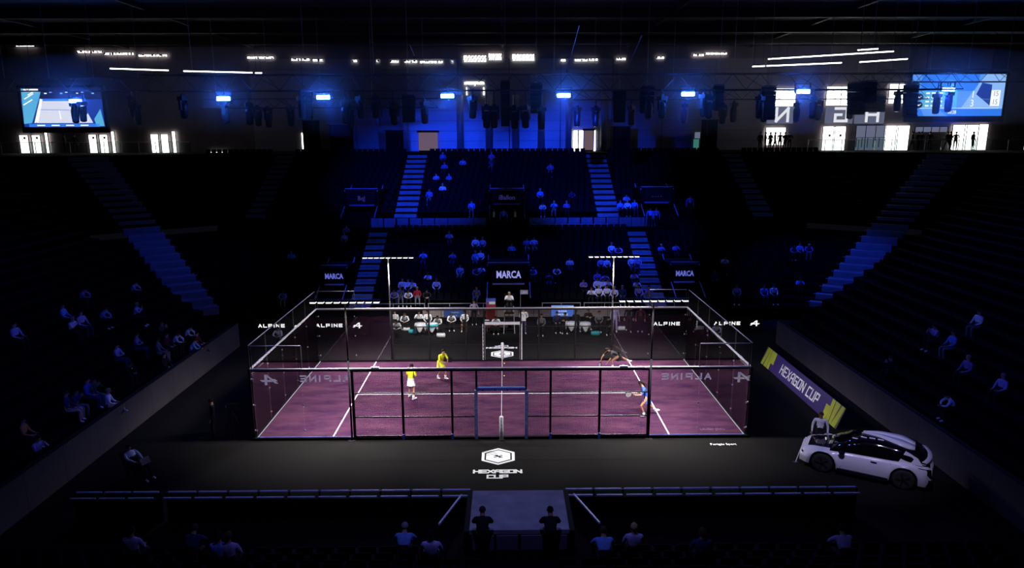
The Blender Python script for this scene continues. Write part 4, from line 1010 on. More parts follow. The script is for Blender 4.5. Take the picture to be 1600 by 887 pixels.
    MB().prism([(-2.05, .24), (-2.26, .32), (-2.24, .5), (-2.0, .5)], lambda u, v, t: (u, -.8+1.6*t, v)).build('rear_bumper', 'car_black', o)
    for k in range(4): ubox('roof_marker', 'line_paint', o, (.35-.28*k, .5, roofz(.35-.28*k, .5)+.03), (.2, .06, .02))
    return o
car = build_car()
car.location = (13.38, -3.12, 0); car.rotation_euler = (0, 0, math.radians(149)); car.scale = (.97,)*3
# thin antenna stake beside the car
q = PZ(1243, 722, 0)
o = thing('stanchion', (q.x, q.y, 0), 'thin leaning white pole beside the nose of the car', 'pole'); MB().tube((0, 0, .02), (.42, .35, .8), .012, 6).build('pole', 'white_paint', o); ubox('foot', 'black_steel', o, (0, 0, .01), (.18, .18, .02))

# ================================================================ people
SK = {}
def limb(a, c, t): return Vector(a)+(Vector(c)-Vector(a))*t
def make_body(J, R_scale=1.0, female=False, fingers=True):
    """J: joints dict -> baked mesh with slots skin / top / bottom / shoe / eye"""
    P = {k: Vector(v) for k, v in J.items()}
    V, E, R, idx = [], [], [], {}
    def add(k, r): idx[k] = len(V); V.append(P[k]); R.append(r)
    add('pelvis', (.165, .125)); P['waist'] = limb(P['pelvis'], P['chest'], .5); add('waist', (.15, .112)); add('chest', (.175, .12))
    P['neckb'] = limb(P['chest'], P['neck'], .62); add('neckb', (.1, .085)); add('neck', (.058, .06)); add('head', (.08, .092)); add('crown', (.066, .074))
    for a, c in (('pelvis', 'waist'), ('waist', 'chest'), ('chest', 'neckb'), ('neckb', 'neck'), ('neck', 'head'), ('head', 'crown')): E.append((idx[a], idx[c]))
    seg = [('pelvis', 'waist', 2 if not female else 1), ('waist', 'chest', 1), ('chest', 'neckb', 1), ('neck', 'head', 0), ('head', 'crown', 0)]
    for s in 'lr':
        add('sh'+s, (.07, .07)); add('el'+s, (.049, .049)); add('wr'+s, (.03, .03)); add('ha'+s, (.038, .024))
        add('hi'+s, (.092, .092)); add('kn'+s, (.062, .062)); P['ca'+s] = limb(P['kn'+s], P['an'+s], .35); add('ca'+s, (.056, .056)); add('an'+s, (.04, .04)); add('to'+s, (.042, .034))
        for a, c in (('chest', 'sh'+s), ('sh'+s, 'el'+s), ('el'+s, 'wr'+s), ('wr'+s, 'ha'+s), ('pelvis', 'hi'+s), ('hi'+s, 'kn'+s), ('kn'+s, 'ca'+s), ('ca'+s, 'an'+s), ('an'+s, 'to'+s)): E.append((idx[a], idx[c]))
        seg += [('chest', 'sh'+s, 1), ('sh'+s, 'el'+s, 5), ('el'+s, 'wr'+s, 6), ('wr'+s, 'ha'+s, 0), ('pelvis', 'hi'+s, 2), ('hi'+s, 'kn'+s, 7), ('kn'+s, 'an'+s, 8), ('an'+s, 'to'+s, 3)]
    me = bpy.data.meshes.new('skeleton'); me.from_pydata(V, E, []); ob = bpy.data.objects.new('skeleton', me); C.objects.link(ob)
    ob.modifiers.new('skin', 'SKIN'); sv = me.skin_vertices[0].data
    for i, r in enumerate(R): sv[i].radius = (r[0]*R_scale, r[1]*R_scale); sv[i].use_root = (i == 0)
    ob.modifiers['skin'].use_smooth_shade = True; ob.modifiers['skin'].branch_smoothing = .4
    su = ob.modifiers.new('sub', 'SUBSURF'); su.levels = 1; su.render_levels = 1
    dg = bpy.context.evaluated_depsgraph_get(); out = bpy.data.meshes.new_from_object(ob.evaluated_get(dg)); bpy.data.objects.remove(ob); bpy.data.meshes.remove(me)
    mb = MB(); mb.v = [tuple(v.co) for v in out.vertices]; mb.f = [tuple(p.vertices) for p in out.polygons]; mb.mi = []
    for p in out.polygons:
        best, bi = 9, 0; c = Vector(p.center)
        for a, e, k in seg:
            A, B = P[a], P[e]; d = B-A; t = max(0, min(1, (c-A).dot(d)/max(1e-6, d.length_squared))); dd = (c-(A+d*t)).length
            if dd < best: best, bi = dd, k
        mb.mi.append(bi)
    bpy.data.meshes.remove(out)
    # fingers, thumb
    if fingers:
        for s in 'lr':
            h, wv = P['ha'+s], P['wr'+s]; d = (h-wv).normalized(); el = P['el'+s]; side = d.cross(Vector((0, -1, .3))).normalized()
            if side.length < .1: side = Vector((1, 0, 0))
            nrm = side.cross(d).normalized()
            for k, (o_, ln_) in enumerate(((-.026, .062), (-.009, .075), (.009, .07), (.026, .055))):
                a = h+side*o_+d*.012; m_ = a+d*ln_*.55+nrm*.006; e = m_+d*ln_*.35+nrm*.03
                mb.tube(a, m_, .0095, 5, .009); mb.tube(m_, e, .009, 5, .007)
            a = wv+d*.035+side*.03; m_ = a+side*.03+d*.03; mb.tube(a, m_, .012, 5, .01); mb.tube(m_, m_+d*.035+nrm*.012, .01, 5, .008)
    # face: nose, eyes, ears, mouth
    hd, up = P['head'], (P['crown']-P['neck']).normalized(); fw = P['face'].normalized(); sd = up.cross(fw).normalized()
    c = hd+up*.01
    mb.tube(c+fw*.085+up*.01, c+fw*.108-up*.02, .008, 5, .014); mb.box(c+fw*.088-up*.05, (.03, .012, .008), 0, Matrix((sd, fw, up)).transposed())
    for s in (-1, 1):
        mb.ball(tuple(c+fw*.086+sd*.03*s+up*.018), .009, 6, 4, 4); mb.ball(tuple(c+sd*.08*s-fw*.005), (.014, .018, .026), 6, 4, 0)
    me = mb.mesh('person_body', [M['skin_light'], M['cloth_white'], M['cloth_black'], M['cloth_white'], M['eye'], M['cloth_white'], M['cloth_white'], M['cloth_black'], M['cloth_black']], True, fix=False)
    # hair cap that follows the head
    hb = MB(); pts = []; n = 12
    ce = hd+up*.035-fw*.012
    for j in range(7):
        t = math.pi*.62*j/6
        for i in range(n):
            a = 2*math.pi*i/n; ff = math.cos(a); rr = 1.0
            tt = t*(1 if ff < .2 else (1-.42*ff)); q = ce+up*(.098*math.cos(tt))+(fw*math.cos(a)*.108+sd*math.sin(a)*.092)*math.sin(tt)
            pts.append(q)
    hb.add(pts, [(j*n+i, (j+1)*n+i, (j+1)*n+(i+1) % n, j*n+(i+1) % n) for j in range(6) for i in range(n)])
    hair = hb.mesh('hair', 'hair_black', True, fix=False)
    hb2 = MB(); hb2.v = list(hb.v); hb2.f = list(hb.f); hb2.mi = list(hb.mi)
    q = hd-fw*.09+up*.02
    hb2.tube(q, q-up*.1-fw*.05, .035, 8, .04); hb2.tube(q-up*.1-fw*.05, q-up*.26-fw*.03, .04, 8, .012)
    return dict(body=me, hair=hair, pony=hb2.mesh('hair_tied', 'hair_black', True, fix=False), P=P)
def sitJ(lean=0, arms='lap', cross=False, recline=0, h=.46):
    y = -lean*.32; r = recline
    J = dict(pelvis=(0, 0, h+.1), chest=(0, y*.75+r*.25, h+.46-.08*lean-.1*r), neck=(0, y*1.15+r*.33, h+.66-.14*lean-.17*r), head=(0, y*1.3-.03+r*.36, h+.755-.17*lean-.2*r), crown=(0, y*1.35-.03+r*.38, h+.86-.2*lean-.22*r), face=(0, -1, -.1-.35*lean))
    for s, g in (('l', 1), ('r', -1)):
        J['sh'+s] = (g*.185, y*.95+r*.3, h+.56-.11*lean-.14*r); J['hi'+s] = (g*.1, -.02, h+.08)
        if cross and g > 0: J['kn'+s] = (-.02, -.46, h+.14); J['an'+s] = (-.22, -.62, h-.1); J['to'+s] = (-.3, -.74, h-.1)
        else: J['kn'+s] = (g*.13, -.45, h+.07); J['an'+s] = (g*.14, -.42+(-.3 if r else 0), .08); J['to'+s] = (g*.15, -.57+(-.3 if r else 0), .04)
        if arms == 'lap': J['el'+s] = (g*.25, y-.08+r*.2, h+.3-.05*lean); J['wr'+s] = (g*.15, -.28, h+.2); J['ha'+s] = (g*.11, -.36, h+.19)
        if arms == 'knees': J['el'+s] = (g*.27, y-.16, h+.26); J['wr'+s] = (g*.08, -.5, h+.2); J['ha'+s] = (g*.03, -.57, h+.19)
        if arms == 'fold': J['el'+s] = (g*.27, y-.1, h+.32); J['wr'+s] = (-g*.02, y-.24, h+.34+.02*g); J['ha'+s] = (-g*.1, y-.22, h+.35+.02*g)
        if arms == 'up': J['el'+s] = (g*.26, y-.18, h+.34); J['wr'+s] = (g*.06, y-.28, h+.52); J['ha'+s] = (g*.03, y-.27, h+.6)
    return J
def standJ(arms='down', step=0, turn=0, lean=0):
    y = -lean
    J = dict(pelvis=(0, 0, .95), chest=(0, y*.6, 1.3), neck=(0, y, 1.48), head=(0, y*1.1-.02, 1.58), crown=(0, y*1.15-.02, 1.685), face=(0, -1, -.12))
    for s, g in (('l', 1), ('r', -1)):
        J['sh'+s] = (g*.19, y*.8, 1.41); J['hi'+s] = (g*.1, 0, .9); J['kn'+s] = (g*.11+.02*turn, -.04-step*g*.15, .5); J['an'+s] = (g*.12, .0-step*g*.22, .09); J['to'+s] = (g*.14, -.14-step*g*.22, .04)
        if arms == 'down': J['el'+s] = (g*.27, .02, 1.14); J['wr'+s] = (g*.28, -.06, .9); J['ha'+s] = (g*.28, -.08, .81)
        if arms == 'hold': J['el'+s] = (g*.26, -.06, 1.14); J['wr'+s] = (g*.1, -.26, 1.12); J['ha'+s] = (g*.05, -.31, 1.13)
    return J
POSE = dict(sit=make_body(sitJ()), sit_fwd=make_body(sitJ(.8, 'knees')), sit_fold=make_body(sitJ(.1, 'fold')), sit_cross=make_body(sitJ(.1, 'lap', True), female=True), sit_up=make_body(sitJ(.25, 'up')),
            recline=make_body(sitJ(0, 'lap', False, .8)), stand=make_body(standJ()), stand_hold=make_body(standJ('hold')), walk=make_body(standJ('down', 1)))
def dress(o, skin, top, bottom, shoe, sleeve, leg):
    ms = [M['skin_'+skin], M['cloth_'+top], M['cloth_'+bottom], M['cloth_'+shoe], M['eye'], M['cloth_'+top], M['cloth_'+top] if sleeve == 'long' else M['skin_'+skin],
          M['cloth_'+bottom] if leg != 'bare' else M['skin_'+skin], M['cloth_'+bottom] if leg == 'long' else M['skin_'+skin]]
    for i, mm in enumerate(ms): o.material_slots[i].link = 'OBJECT'; o.material_slots[i].material = mm
PEOPLE = []
def person(pose, loc, rz, top, bottom='black', shoe='black', skin='light', hair='black', label=None, group=None, sleeve='long', leg='long', pony=False, scale=1.0, place=None):
    pz = POSE[pose]; o = put('person', pz['body'], None, loc); o.rotation_euler = (0, 0, rz); o.scale = (scale,)*3
    dress(o, skin, top, bottom, shoe, sleeve, leg)
    h = put('hair', pz['pony'] if pony else pz['hair'], o); h.material_slots[0].link = 'OBJECT'; h.material_slots[0].material = M['hair_'+hair]
    o['category'] = 'person'
    if label: o['label'] = label
    if group: o['group'] = group
    if place: PEOPLE.append((place, top, pose, o))
    return o
def lower_seat(px, py, hgt=.72):
    d = ray(px, py); s = LDZ/LDY; t = (LZ0+hgt-.1+s*(CAM.y-LY0)-CAM.z)/(d.z-s*d.y); q = CAM+d*t
    k = max(0, min(LN-1, int((q.y-LY0)/LDY))); y = LY0+(k+.62)*LDY; qq = PY(px, py, y); return (qq.x, y, LZ0+k*LDZ)
def upper_seat(px, py, hgt=.72):
    d = ray(px, py); s = UDZ/UDY; t = (UZ0+hgt-.1+s*(CAM.y-UY0)-CAM.z)/(d.z-s*d.y); q = CAM+d*t
    k = max(0, min(UN-1, int((q.y-UY0)/UDY))); y = UY0+(k+.62)*UDY; qq = PY(px, py, y); return (qq.x, y, UZ0+k*UDZ)
def side_seat(px, py, hgt=.72):
    sg = -1 if px < 800 else 1; x0 = XL if sg < 0 else XR; best = None
    for k in range(SN):
        x = x0+sg*(k+.62)*SDX; q = PX(px, py, x); e = abs(q.z-(SZ0+k*SDZ+hgt))
        if best is None or e < best[0]: best = (e, (x, q.y, SZ0+k*SDZ))
    return best[1]
rnd = random.Random(3)
HC = ['black', 'brown', 'black', 'brown', 'blond', 'grey']; POS = ['sit', 'sit_fwd', 'sit_fold', 'sit', 'sit_up']
def crowd(fn, pts, place, rz=0, default='white'):
    for it in pts:
        px, py = it[:2]; col = it[2] if len(it) > 2 else default; ps = it[3] if len(it) > 3 else rnd.choice(POS)
        p = fn(px, py); person(ps, p, rz+rnd.uniform(-.25, .25), col, rnd.choice(['black', 'navy', 'grey', 'black']), 'white' if rnd.random() < .3 else 'black', rnd.choice(['light', 'tan', 'light']), rnd.choice(HC), place=place, scale=rnd.uniform(.95, 1.04))
crowd(lower_seat, [(617, 464, 'lilac'), (629, 451), (638, 450), (645, 450), (670, 439), (682, 444), (638, 471), (652, 464, 'red'), (662, 404, 'skyblue'), (702, 376, 'lilac'), (708, 403, 'purple'), (743, 386), (754, 384, 'lilac'), (743, 405, 'skyblue'), (751, 404), (719, 426, 'lilac'), (743, 427, 'purple'), (752, 427), (666, 459, 'black'), (626, 470, 'grey'), (745, 476, 'grey', 'sit')],
      'lower stand left of the central tunnel')
crowd(lower_seat, [(799, 386, 'skyblue'), (823, 382, 'purple'), (834, 382, 'lilac'), (955, 391), (966, 391, 'lilac'), (890, 414), (868, 425), (833, 425, 'skyblue'), (858, 432, 'navy'), (939, 413, 'lilac'), (948, 415), (986, 413), (996, 413, 'lilac'), (933, 437, 'purple'), (944, 437, 'lilac'), (911, 449, 'purple'),
      (933, 450), (941, 450), (949, 450), (960, 452), (990, 439, 'lilac'), (995, 444), (924, 471), (935, 470), (948, 470), (972, 458, 'navy'), (998, 460, 'lilac'), (1012, 474, 'purple')], 'lower stand right of the central tunnel')
crowd(lower_seat, [(1032, 387, 'purple'), (1055, 387, 'purple'), (1132, 411), (1116, 438, 'navy'), (1150, 474, 'lilac'), (1193, 461, 'skyblue'), (1208, 460), (1248, 447, 'skyblue'), (1238, 389, 'purple'), (1249, 389, 'lilac'), (1262, 389, 'purple')], 'lower stand right of the tunnel stairs')
crowd(lower_seat, [(456, 407, 'skyblue'), (446, 476, 'skyblue'), (542, 366, 'purple'), (538, 368, 'lilac')], 'lower stand left of the tunnel stairs')
crowd(upper_seat, [(692, 248, 'purple'), (723, 256, 'lilac'), (695, 266, 'purple'), (682, 279, 'lilac'), (702, 276, 'purple'), (692, 300), (671, 307, 'purple'), (737, 328, 'skyblue'), (768, 246, 'purple'), (768, 256, 'navy')], 'upper stand left of centre')
crowd(upper_seat, [(844, 305, 'skyblue'), (847, 327), (866, 326, 'skyblue'), (885, 327, 'purple'), (892, 304, 'navy'), (861, 265, 'purple'), (969, 325, 'skyblue'), (980, 326), (991, 326, 'skyblue'), (978, 315, 'lilac')], 'upper stand right of centre')
crowd(side_seat, [(100, 500, 'skyblue'), (112, 517), (128, 509, 'lilac'), (157, 500, 'skyblue'), (212, 497, 'lilac'), (205, 457, 'lilac'), (125, 470, 'purple'), (182, 551, 'lilac'), (213, 540, 'purple'), (269, 524), (290, 532), (262, 547, 'maroon'), (248, 551, 'grey'), (307, 533, 'maroon', 'sit_cross'), (297, 556, 'skyblue'), (252, 528, 'green'), (196, 583, 'black'), (258, 575, 'black')], 'left side stand near the corner', math.pi/2)
crowd(side_seat, [(137, 606, 'blue'), (144, 605, 'green'), (115, 612, 'navy'), (40, 692, 'orange'), (60, 720, 'lilac'), (25, 530, 'lilac')], 'left side stand beside the tunnel rail', math.pi/2)
crowd(side_seat, [(1463, 519, 'lilac'), (1489, 532, 'skyblue'), (1529, 501), (1512, 573, 'purple'), (1395, 562, 'black'), (1567, 597, 'lilac')], 'right side stand', -math.pi/2)
person('sit_cross', side_seat(167, 616), math.pi/2+.35, 'white', 'maroon', 'offwhite', 'light', 'blond', 'seated person in white top with bare crossed legs in left stand', leg='bare')
PEOPLE_FIX = 0
person('sit', side_seat(107, 650), math.pi/2+.3, 'navy', 'khaki', 'white', 'light', 'brown', 'seated person in navy top and khaki shorts above left parapet', leg='short')
person('sit_fwd', side_seat(1492, 641), -math.pi/2-.2, 'white', 'black', 'white', 'tan', 'black', 'seated person in white patterned shirt in right side stand')
# floor guests on folding chairs
def fchair(loc, rz, label):
    o = thing('folding_chair', loc, label, 'chair', 'black chairs by the far boards', rz)
    ubox('seat', 'black_matte', o, (0, 0, .43), (.42, .42, .04)); ubox('backrest', 'black_matte', o, (0, .22, .7), (.42, .04, .34))
    for a in (-1, 1):
        for c in (-1, 1): ubox('leg', 'black_steel', o, (a*.19, c*.18, .21), (.03, .03, .42))
    return o
GL = [(617, 497, 'white', 'sit'), (632, 496, 'white', 'sit_fwd'), (655, 496, 'white', 'sit_up'), (668, 497, 'white', 'sit'), (686, 500, 'offwhite', 'sit_fwd'), (705, 496, 'white', 'sit_fwd'), (726, 497, 'white', 'sit')]
for i, (px, py, c, ps) in enumerate(GL):
    q = PZ(px, py, .8); q.z = 0; person(ps, q, rnd.uniform(-.2, .2), c, 'black', 'white' if i > 4 else 'black', rnd.choice(['light', 'tan']), HC[i % 4], f'guest in white top seated behind far glass, {ORD[i]} from left of back row', leg='short' if i == 6 else 'long')
    fchair(q, 0, f'black chair under the {ORD[i]} white-clad guest from left')
q = PZ(620, 507, .8); q.z = 0; person('sit_fwd', q, .1, 'white', 'black', 'black', 'tan', 'black', 'guest in white leaning forward alone in front of the left row'); fchair(q, .1, 'black chair of the leaning guest in front at left')
GR = [(846, 503, 'grey', 'sit'), (870, 499, 'navy', 'sit'), (883, 500, 'black', 'sit_fold'), (900, 497, 'black', 'sit'), (919, 494, 'black', 'sit_fold'), (936, 498, 'grey', 'sit'), (948, 502, 'black', 'sit_fwd')]
for i, (px, py, c, ps) in enumerate(GR):
    q = PZ(px, py, .8); q.z = 0; person(ps, q, rnd.uniform(-.2, .2), c, 'black', 'white', rnd.choice(['light', 'tan']), HC[i % 4], f'guest in dark clothes seated behind far glass, {ORD[i]} from left at right')
    fchair(q, 0, f'black chair under the {ORD[i]} dark-clad guest from left')
for px, py, c, bt, ps, lb in ((818, 522, 'white', 'purple', 'stand_hold', 'person standing in white jacket holding a sheet beside far entrance'), (960, 519, 'lilac', 'lilac', 'stand', 'standing person in pale clothes behind the right far post'),
                              (982, 518, 'black', 'black', 'walk', 'standing person in black right of the far benches'), (741, 508, 'lilac', 'black', 'stand', 'person standing in the gap left of the umpire'),
                              (1000, 519, 'maroon', 'black', 'stand', 'standing person in dark red left of the right boards')):
    q = PZ(px, py, 0); person(ps, q, rnd.uniform(-.3, .3), c, bt, 'white', 'light', rnd.choice(HC), lb)
q = PZ(818, 522, 0)
o = thing('paper_sheet', (q.x+.0, q.y-.4, 1.14), 'white sheet held by the standing person in white', 'paper'); ubox('sheet', 'line_paint', o, (0, 0, .02), (.26, .02, .36), (-.3, 0, 0)); ubox('clip', 'steel_rail', o, (0, -.02, .19), (.1, .02, .03), (-.3, 0, 0))
for px, py, lb in ((437, 521, 'ball person in white seated before the left boards'), (1117, 515, 'ball person in white seated before the right boards')):
    q = PZ(px, py, .7); q.z = 0; q.y = min(q.y, 15.0); person('sit_fwd', q, 0, 'white', 'black', 'black', 'tan', 'black', lb); fchair(q, 0, 'black chair of the '+lb[:26]+' '+('left' if px < 800 else 'right'))
# umpire on the tall chair
uy = 15.9; q = PY(793.5, 473, uy); uh = q.z-.1
o = thing('umpire_chair', (q.x+.08, uy, 0), 'tall black umpire chair with steel legs behind the far entrance', 'chair')
for a in (-1, 1):
    for c in (-1, 1): MB().bar((a*.34, c*.35, 0), (a*.27, c*.22, uh), .04).build('leg', 'steel_rail' if c < 0 else 'black_steel', o)
ubox('seat', 'black_matte', o, (0, 0, uh-.02), (.6, .5, .06)); ubox('backrest', 'black_matte', o, (0, .27, uh+.35), (.6, .05, .6)); ubox('footrest', 'black_matte', o, (0, -.42, uh-.46), (.6, .24, .04))
for k in range(5): ubox('rung', 'black_steel', o, (0, -.33+.02*k, .3+.27*k), (.6, .04, .04))
for a in (-1, 1): ubox('armrest', 'black_matte', o, (a*.31, 0, uh+.24), (.05, .45, .04))
person('sit_up', (q.x+.08, uy+.05, uh-.46), 0, 'white', 'black', 'black', 'light', 'blond', 'umpire in white shirt seated on the tall chair')
# bench player with towel, cool boxes, drinks fridge, sign
mat('timber_dark', (.05, .02, .018), .6)
q = PZ(775, 502, .75); q.z = 0; person('sit_fwd', q, 0, 'white', 'black', 'white', 'tan', 'black', 'person in white jacket resting on the bench beside the umpire')
o = thing('bench', (q.x, q.y+.05, 0), 'low dark bench under the resting person in white jacket', 'bench'); ubox('seat', 'timber_dark', o, (0, 0, .42), (1.5, .4, .05))
for a in (-1, 1): ubox('leg', 'black_steel', o, (a*.65, 0, .2), (.06, .36, .4))
q = PZ(761, 518, 0)
o = thing('water_table', (q.x, q.y, 0), 'small dark table with a white plate left of the bench', 'table'); ubox('table_top', 'black_matte', o, (0, 0, .72), (.5, .45, .04)); MB().tube((0, 0, .03), (0, 0, .7), .03, 8).build('stem', 'steel_rail', o); ubox('base', 'black_steel', o, (0, 0, .015), (.4, .36, .03))
o = thing('plate', (q.x, q.y, .74), 'white plate on the small dark table', 'plate'); MB().lathe([(.1, 0), (.16, .02), (.155, .025), (.1, .008)], 16).build('dish', 'line_paint', o, True)
q = PY(767, 475, 17.4)
o = thing('drinks_fridge', (q.x, 17.4, 0), 'red drinks fridge with blue and white header left of umpire', 'fridge'); ubox('cabinet', 'red', o, (0, 0, .75), (.62, .5, 1.5)); ubox('door_glass', 'red_dark', o, (0, -.26, .7), (.5, .03, 1.2)) if 'red_dark' in M else None
ubox('header', 'sign_blue', o, (0, -.02, 1.66), (.62, .5, .32)); ubox('header_print', 'line_paint', o, (.08, -.28, 1.62), (.4, .02, .16)); MB().lathe([(.07, -.01), (.07, .01)], 12, (-.17, -.285, 1.62), 'Y').build('round_logo', 'red', o)
q = PY(819, 456, 17.4)
o = thing('pole_sign', (q.x, 17.4, 0), 'small blue and white sign on a pole right of umpire', 'sign'); MB().tube((-.24, 0, .02), (-.24, 0, q.z), .02, 6).build('pole', 'mast_grey', o); ubox('plate', 'sign_white', o, (0, -.03, q.z), (.5, .03, .28)) if 'sign_white' in M else ubox('plate', 'sign_blue', o, (0, -.03, q.z), (.5, .03, .3))
ubox('print', 'line_paint', o, (.05, -.05, q.z), (.3, .01, .13)); ubox('foot', 'black_steel', o, (-.24, 0, .01), (.3, .3, .02))
# cloth-covered low tables
def cloth_table(px, py, band, label, clab):
    q = PZ(px, py, .0); o = thing('cocktail_table', (q.x, q.y, 0), label, 'table', 'white-clothed tables behind the far glass'); h = .78
    MB().lathe([(.05, 0), (.05, h-.03)], 10).build('stem', 'black_steel', o); MB().lathe([(.22, 0), (.22, .03)], 14).build('base', 'black_steel', o); MB().lathe([(.33, h-.03), (.33, h)], 18).build('table_top', 'black_matte', o)
    c = o; b = MB(); n = 24; r0 = .34
    def drop(a): return .16+.34*(abs(math.cos(2*(a+math.pi/4)))**1.6 if True else 0)
    def P_(a, r, z): return (r*math.cos(a), r*math.sin(a), z)
    V = [(0, 0, h+.008)]; F = []
    for i in range(n): a = 2*math.pi*i/n-math.pi/2; V.append(P_(a, r0, h+.006))
    for i in range(n): a = 2*math.pi*i/n-math.pi/2; V.append(P_(a, r0+.03, h-.5*drop(a-math.pi/4)))
    for i in range(n): a = 2*math.pi*i/n-math.pi/2; V.append(P_(a, r0+.03-.05, h-drop(a-math.pi/4)))
    F = [(0, 1+i, 1+(i+1) % n) for i in range(n)]; F2 = [(1+i, 1+n+i, 1+n+(i+1) % n, 1+(i+1) % n) for i in range(n)]; F3 = [(1+n+i, 1+2*n+i, 1+2*n+(i+1) % n, 1+n+(i+1) % n) for i in range(n)]
    b.add(V, F+F3, 0); b.f += [f for f in F2]; b.mi += [1 if band else 0]*len(F2)
    cl_ = b.build('tablecloth', ['linen', 'teal_cloth'], None, True); cl_.location = o.location; tag(cl_, clab, 'tablecloth', 'cloths on the cocktail tables')
for px, py, bd, lb, cb in ((657, 524, False, 'round table under plain white cloth among left guests', 'plain white cloth draped over the table among left guests'), (676, 524, True, 'round table under white cloth with teal band', 'white cloth with a teal band draped over a table'), (892, 522, False, 'round table under white cloth at right, nearer the screen', 'white cloth on the right table nearer the screen'), (914, 523, False, 'round table under white cloth at right, farther from the screen', 'white cloth on the right table farther from the screen')): cloth_table(px, py, bd, lb, cb)
for i, (px, py, mm, lb) in enumerate(((689, 527, 'linen', 'plump white bag on the floor right of teal-banded table'), (645, 521, 'teal_cloth', 'teal bag on the floor left of the white tables'), (634, 517, 'linen', 'pale bag beside the left guests'), (930, 524, 'teal_cloth', 'greenish bag on the floor among right guests'), (970, 516, 'linen', 'slim white bottle-shaped bag right of the post'))):
    q = PZ(px, py, 0); o = thing('kit_bag', (q.x, q.y, 0), lb, 'bag'); MB().lathe([(.06, -.27), (.12, -.26), (.145, -.2), (.15, 0), (.145, .2), (.12, .26), (.06, .27)], 14, (0, 0, .145), 'X').build('sack', mm, o, True); MB().bar((-.12, 0, .29), (0, 0, .36), .025).bar((0, 0, .36), (.12, 0, .29), .025).build('strap', 'black_fabric', o); ubox('zip', 'black_fabric', o, (0, -.05, .288), (.36, .02, .01))
# stewards and concourse figures
for px, py, c, lb in ((772, 362, 'black', 'steward left of the upper central tunnel'), (805, 361, 'black', 'steward right of the upper central tunnel'), (787, 363, 'skyblue', 'person in blue standing under the upper central tunnel'), (1015, 356, 'skyblue', 'person in blue on the walkway right of the aisle'), (1024, 358, 'purple', 'person in purple on the walkway right of the aisle')):
    q = PY(px, py, 27.15); o = person('stand', (q.x, 27.15, zl), 0, c, 'black', 'black', 'tan', 'black', lb+', standing')
    if 'steward' in lb: ubox('reflective_vest', 'hivis', o, (0, -.115, 1.22), (.16, .03, .42)) if 'hivis' in M else None
q = upper_seat(1075, 345); person('stand', (q[0], q[1]-.3, q[2]), 0, 'skyblue', 'black', 'black', 'tan', 'black', 'lone figure in blue standing in the dark upper stand at right')
for i, (px, py, s) in enumerate(((101, 222, 'stand'), (117, 222, 'walk'), (1188, 216, 'stand'), (1196, 216, 'stand_hold'), (1204, 216, 'stand'), (1211, 216, 'walk'), (1219, 216, 'stand'), (1227, 216, 'stand'), (1234, 216, 'stand_hold'), (1426, 214, 'walk'), (1435, 214, 'stand'), (1440, 214, 'stand_hold'), (1453, 214, 'stand'), (1481, 212, 'walk'), (1486, 212, 'stand'), (1494, 212, 'stand_hold'), (1521, 213, 'stand'))):
    q = PY(px, py, 41.2); person(s, (q.x, 41.2, ZTOP), rnd.uniform(-1.5, 1.5), 'black', 'black', 'black', 'tan', 'black', f'dark standing silhouette before the upper windows, {ORD[i]} from left', 'silhouettes on the upper concourse', scale=1.05)
# crew on the floor
q = PZ(222, 738, .1)
o = thing('lounge_chair', (-13.2, -2.6, 0), 'low dark chair at the far left of the near floor', 'chair', rz=1.1)
q = PZ(210, 716, .7); o.location = (q.x, q.y, 0)
ubox('seat', 'black_matte', o, (0, 0, .4), (.5, .5, .06)); MB().box((0, .33, .66), (.5, .06, .55), 0, Matrix.Rotation(-.5, 3, 'X')).build('backrest', 'black_matte', o)
for a in (-1, 1):
    for c in (-1, 1): ubox('leg', 'black_steel', o, (a*.2, c*.2, .19), (.04, .04, .38))
person('recline', (q.x, q.y, 0), 1.1, 'white', 'black', 'white', 'tan', 'black', 'crew member in white lounging on a chair at lower left')
lq = Vector((q.x, q.y, 0))+Matrix.Rotation(1.1, 3, 'Z')@Vector((0, -.42, .62))
o = thing('laptop', lq, 'open dark laptop on the lap of the lounging crew member', 'laptop', rz=1.1); ubox('base', 'black_matte', o, (0, 0, .01), (.36, .25, .02)); MB().box((0, -.17, .12), (.36, .02, .25), 0, Matrix.Rotation(-.5, 3, 'X')).build('lid', 'mast_grey', o)
q = PZ(378, 694, 0)
person('stand', (-11.85, .2, 0), -1.3, 'black', 'black', 'black', 'tan', 'black', 'camera operator in black beside the near left corner')
def tripod_cam(loc, rz, label):
    o = thing('camera_tripod', loc, label, 'camera', rz=rz)
    for k in range(3): a = k*2.094; MB().bar((.42*math.cos(a), .42*math.sin(a), 0), (0, 0, 1.15), .03).build('leg', 'black_steel', o)
    ubox('camera_body', 'black_matte', o, (0, 0, 1.3), (.18, .42, .24)); MB().lathe([(.07, 0), (.08, .22)], 12, (0, .2, 1.3), 'Y').build('lens', 'car_glass', o); ubox('control_handle', 'black_steel', o, (.12, -.35, 1.15), (.02, .4, .02)); ubox('status_panel', 'steel_rail', o, (0, -.22, 1.32), (.12, .02, .06))
tripod_cam((-11.1, .35, 0), -1.2, 'broadcast camera on tripod at the near left corner')
q = PZ(1281, 672, .95)
person('stand', (q.x, q.y, 0), -.4, 'white', 'black', 'black', 'tan', 'brown', 'person in white shirt standing behind the nose of the car')
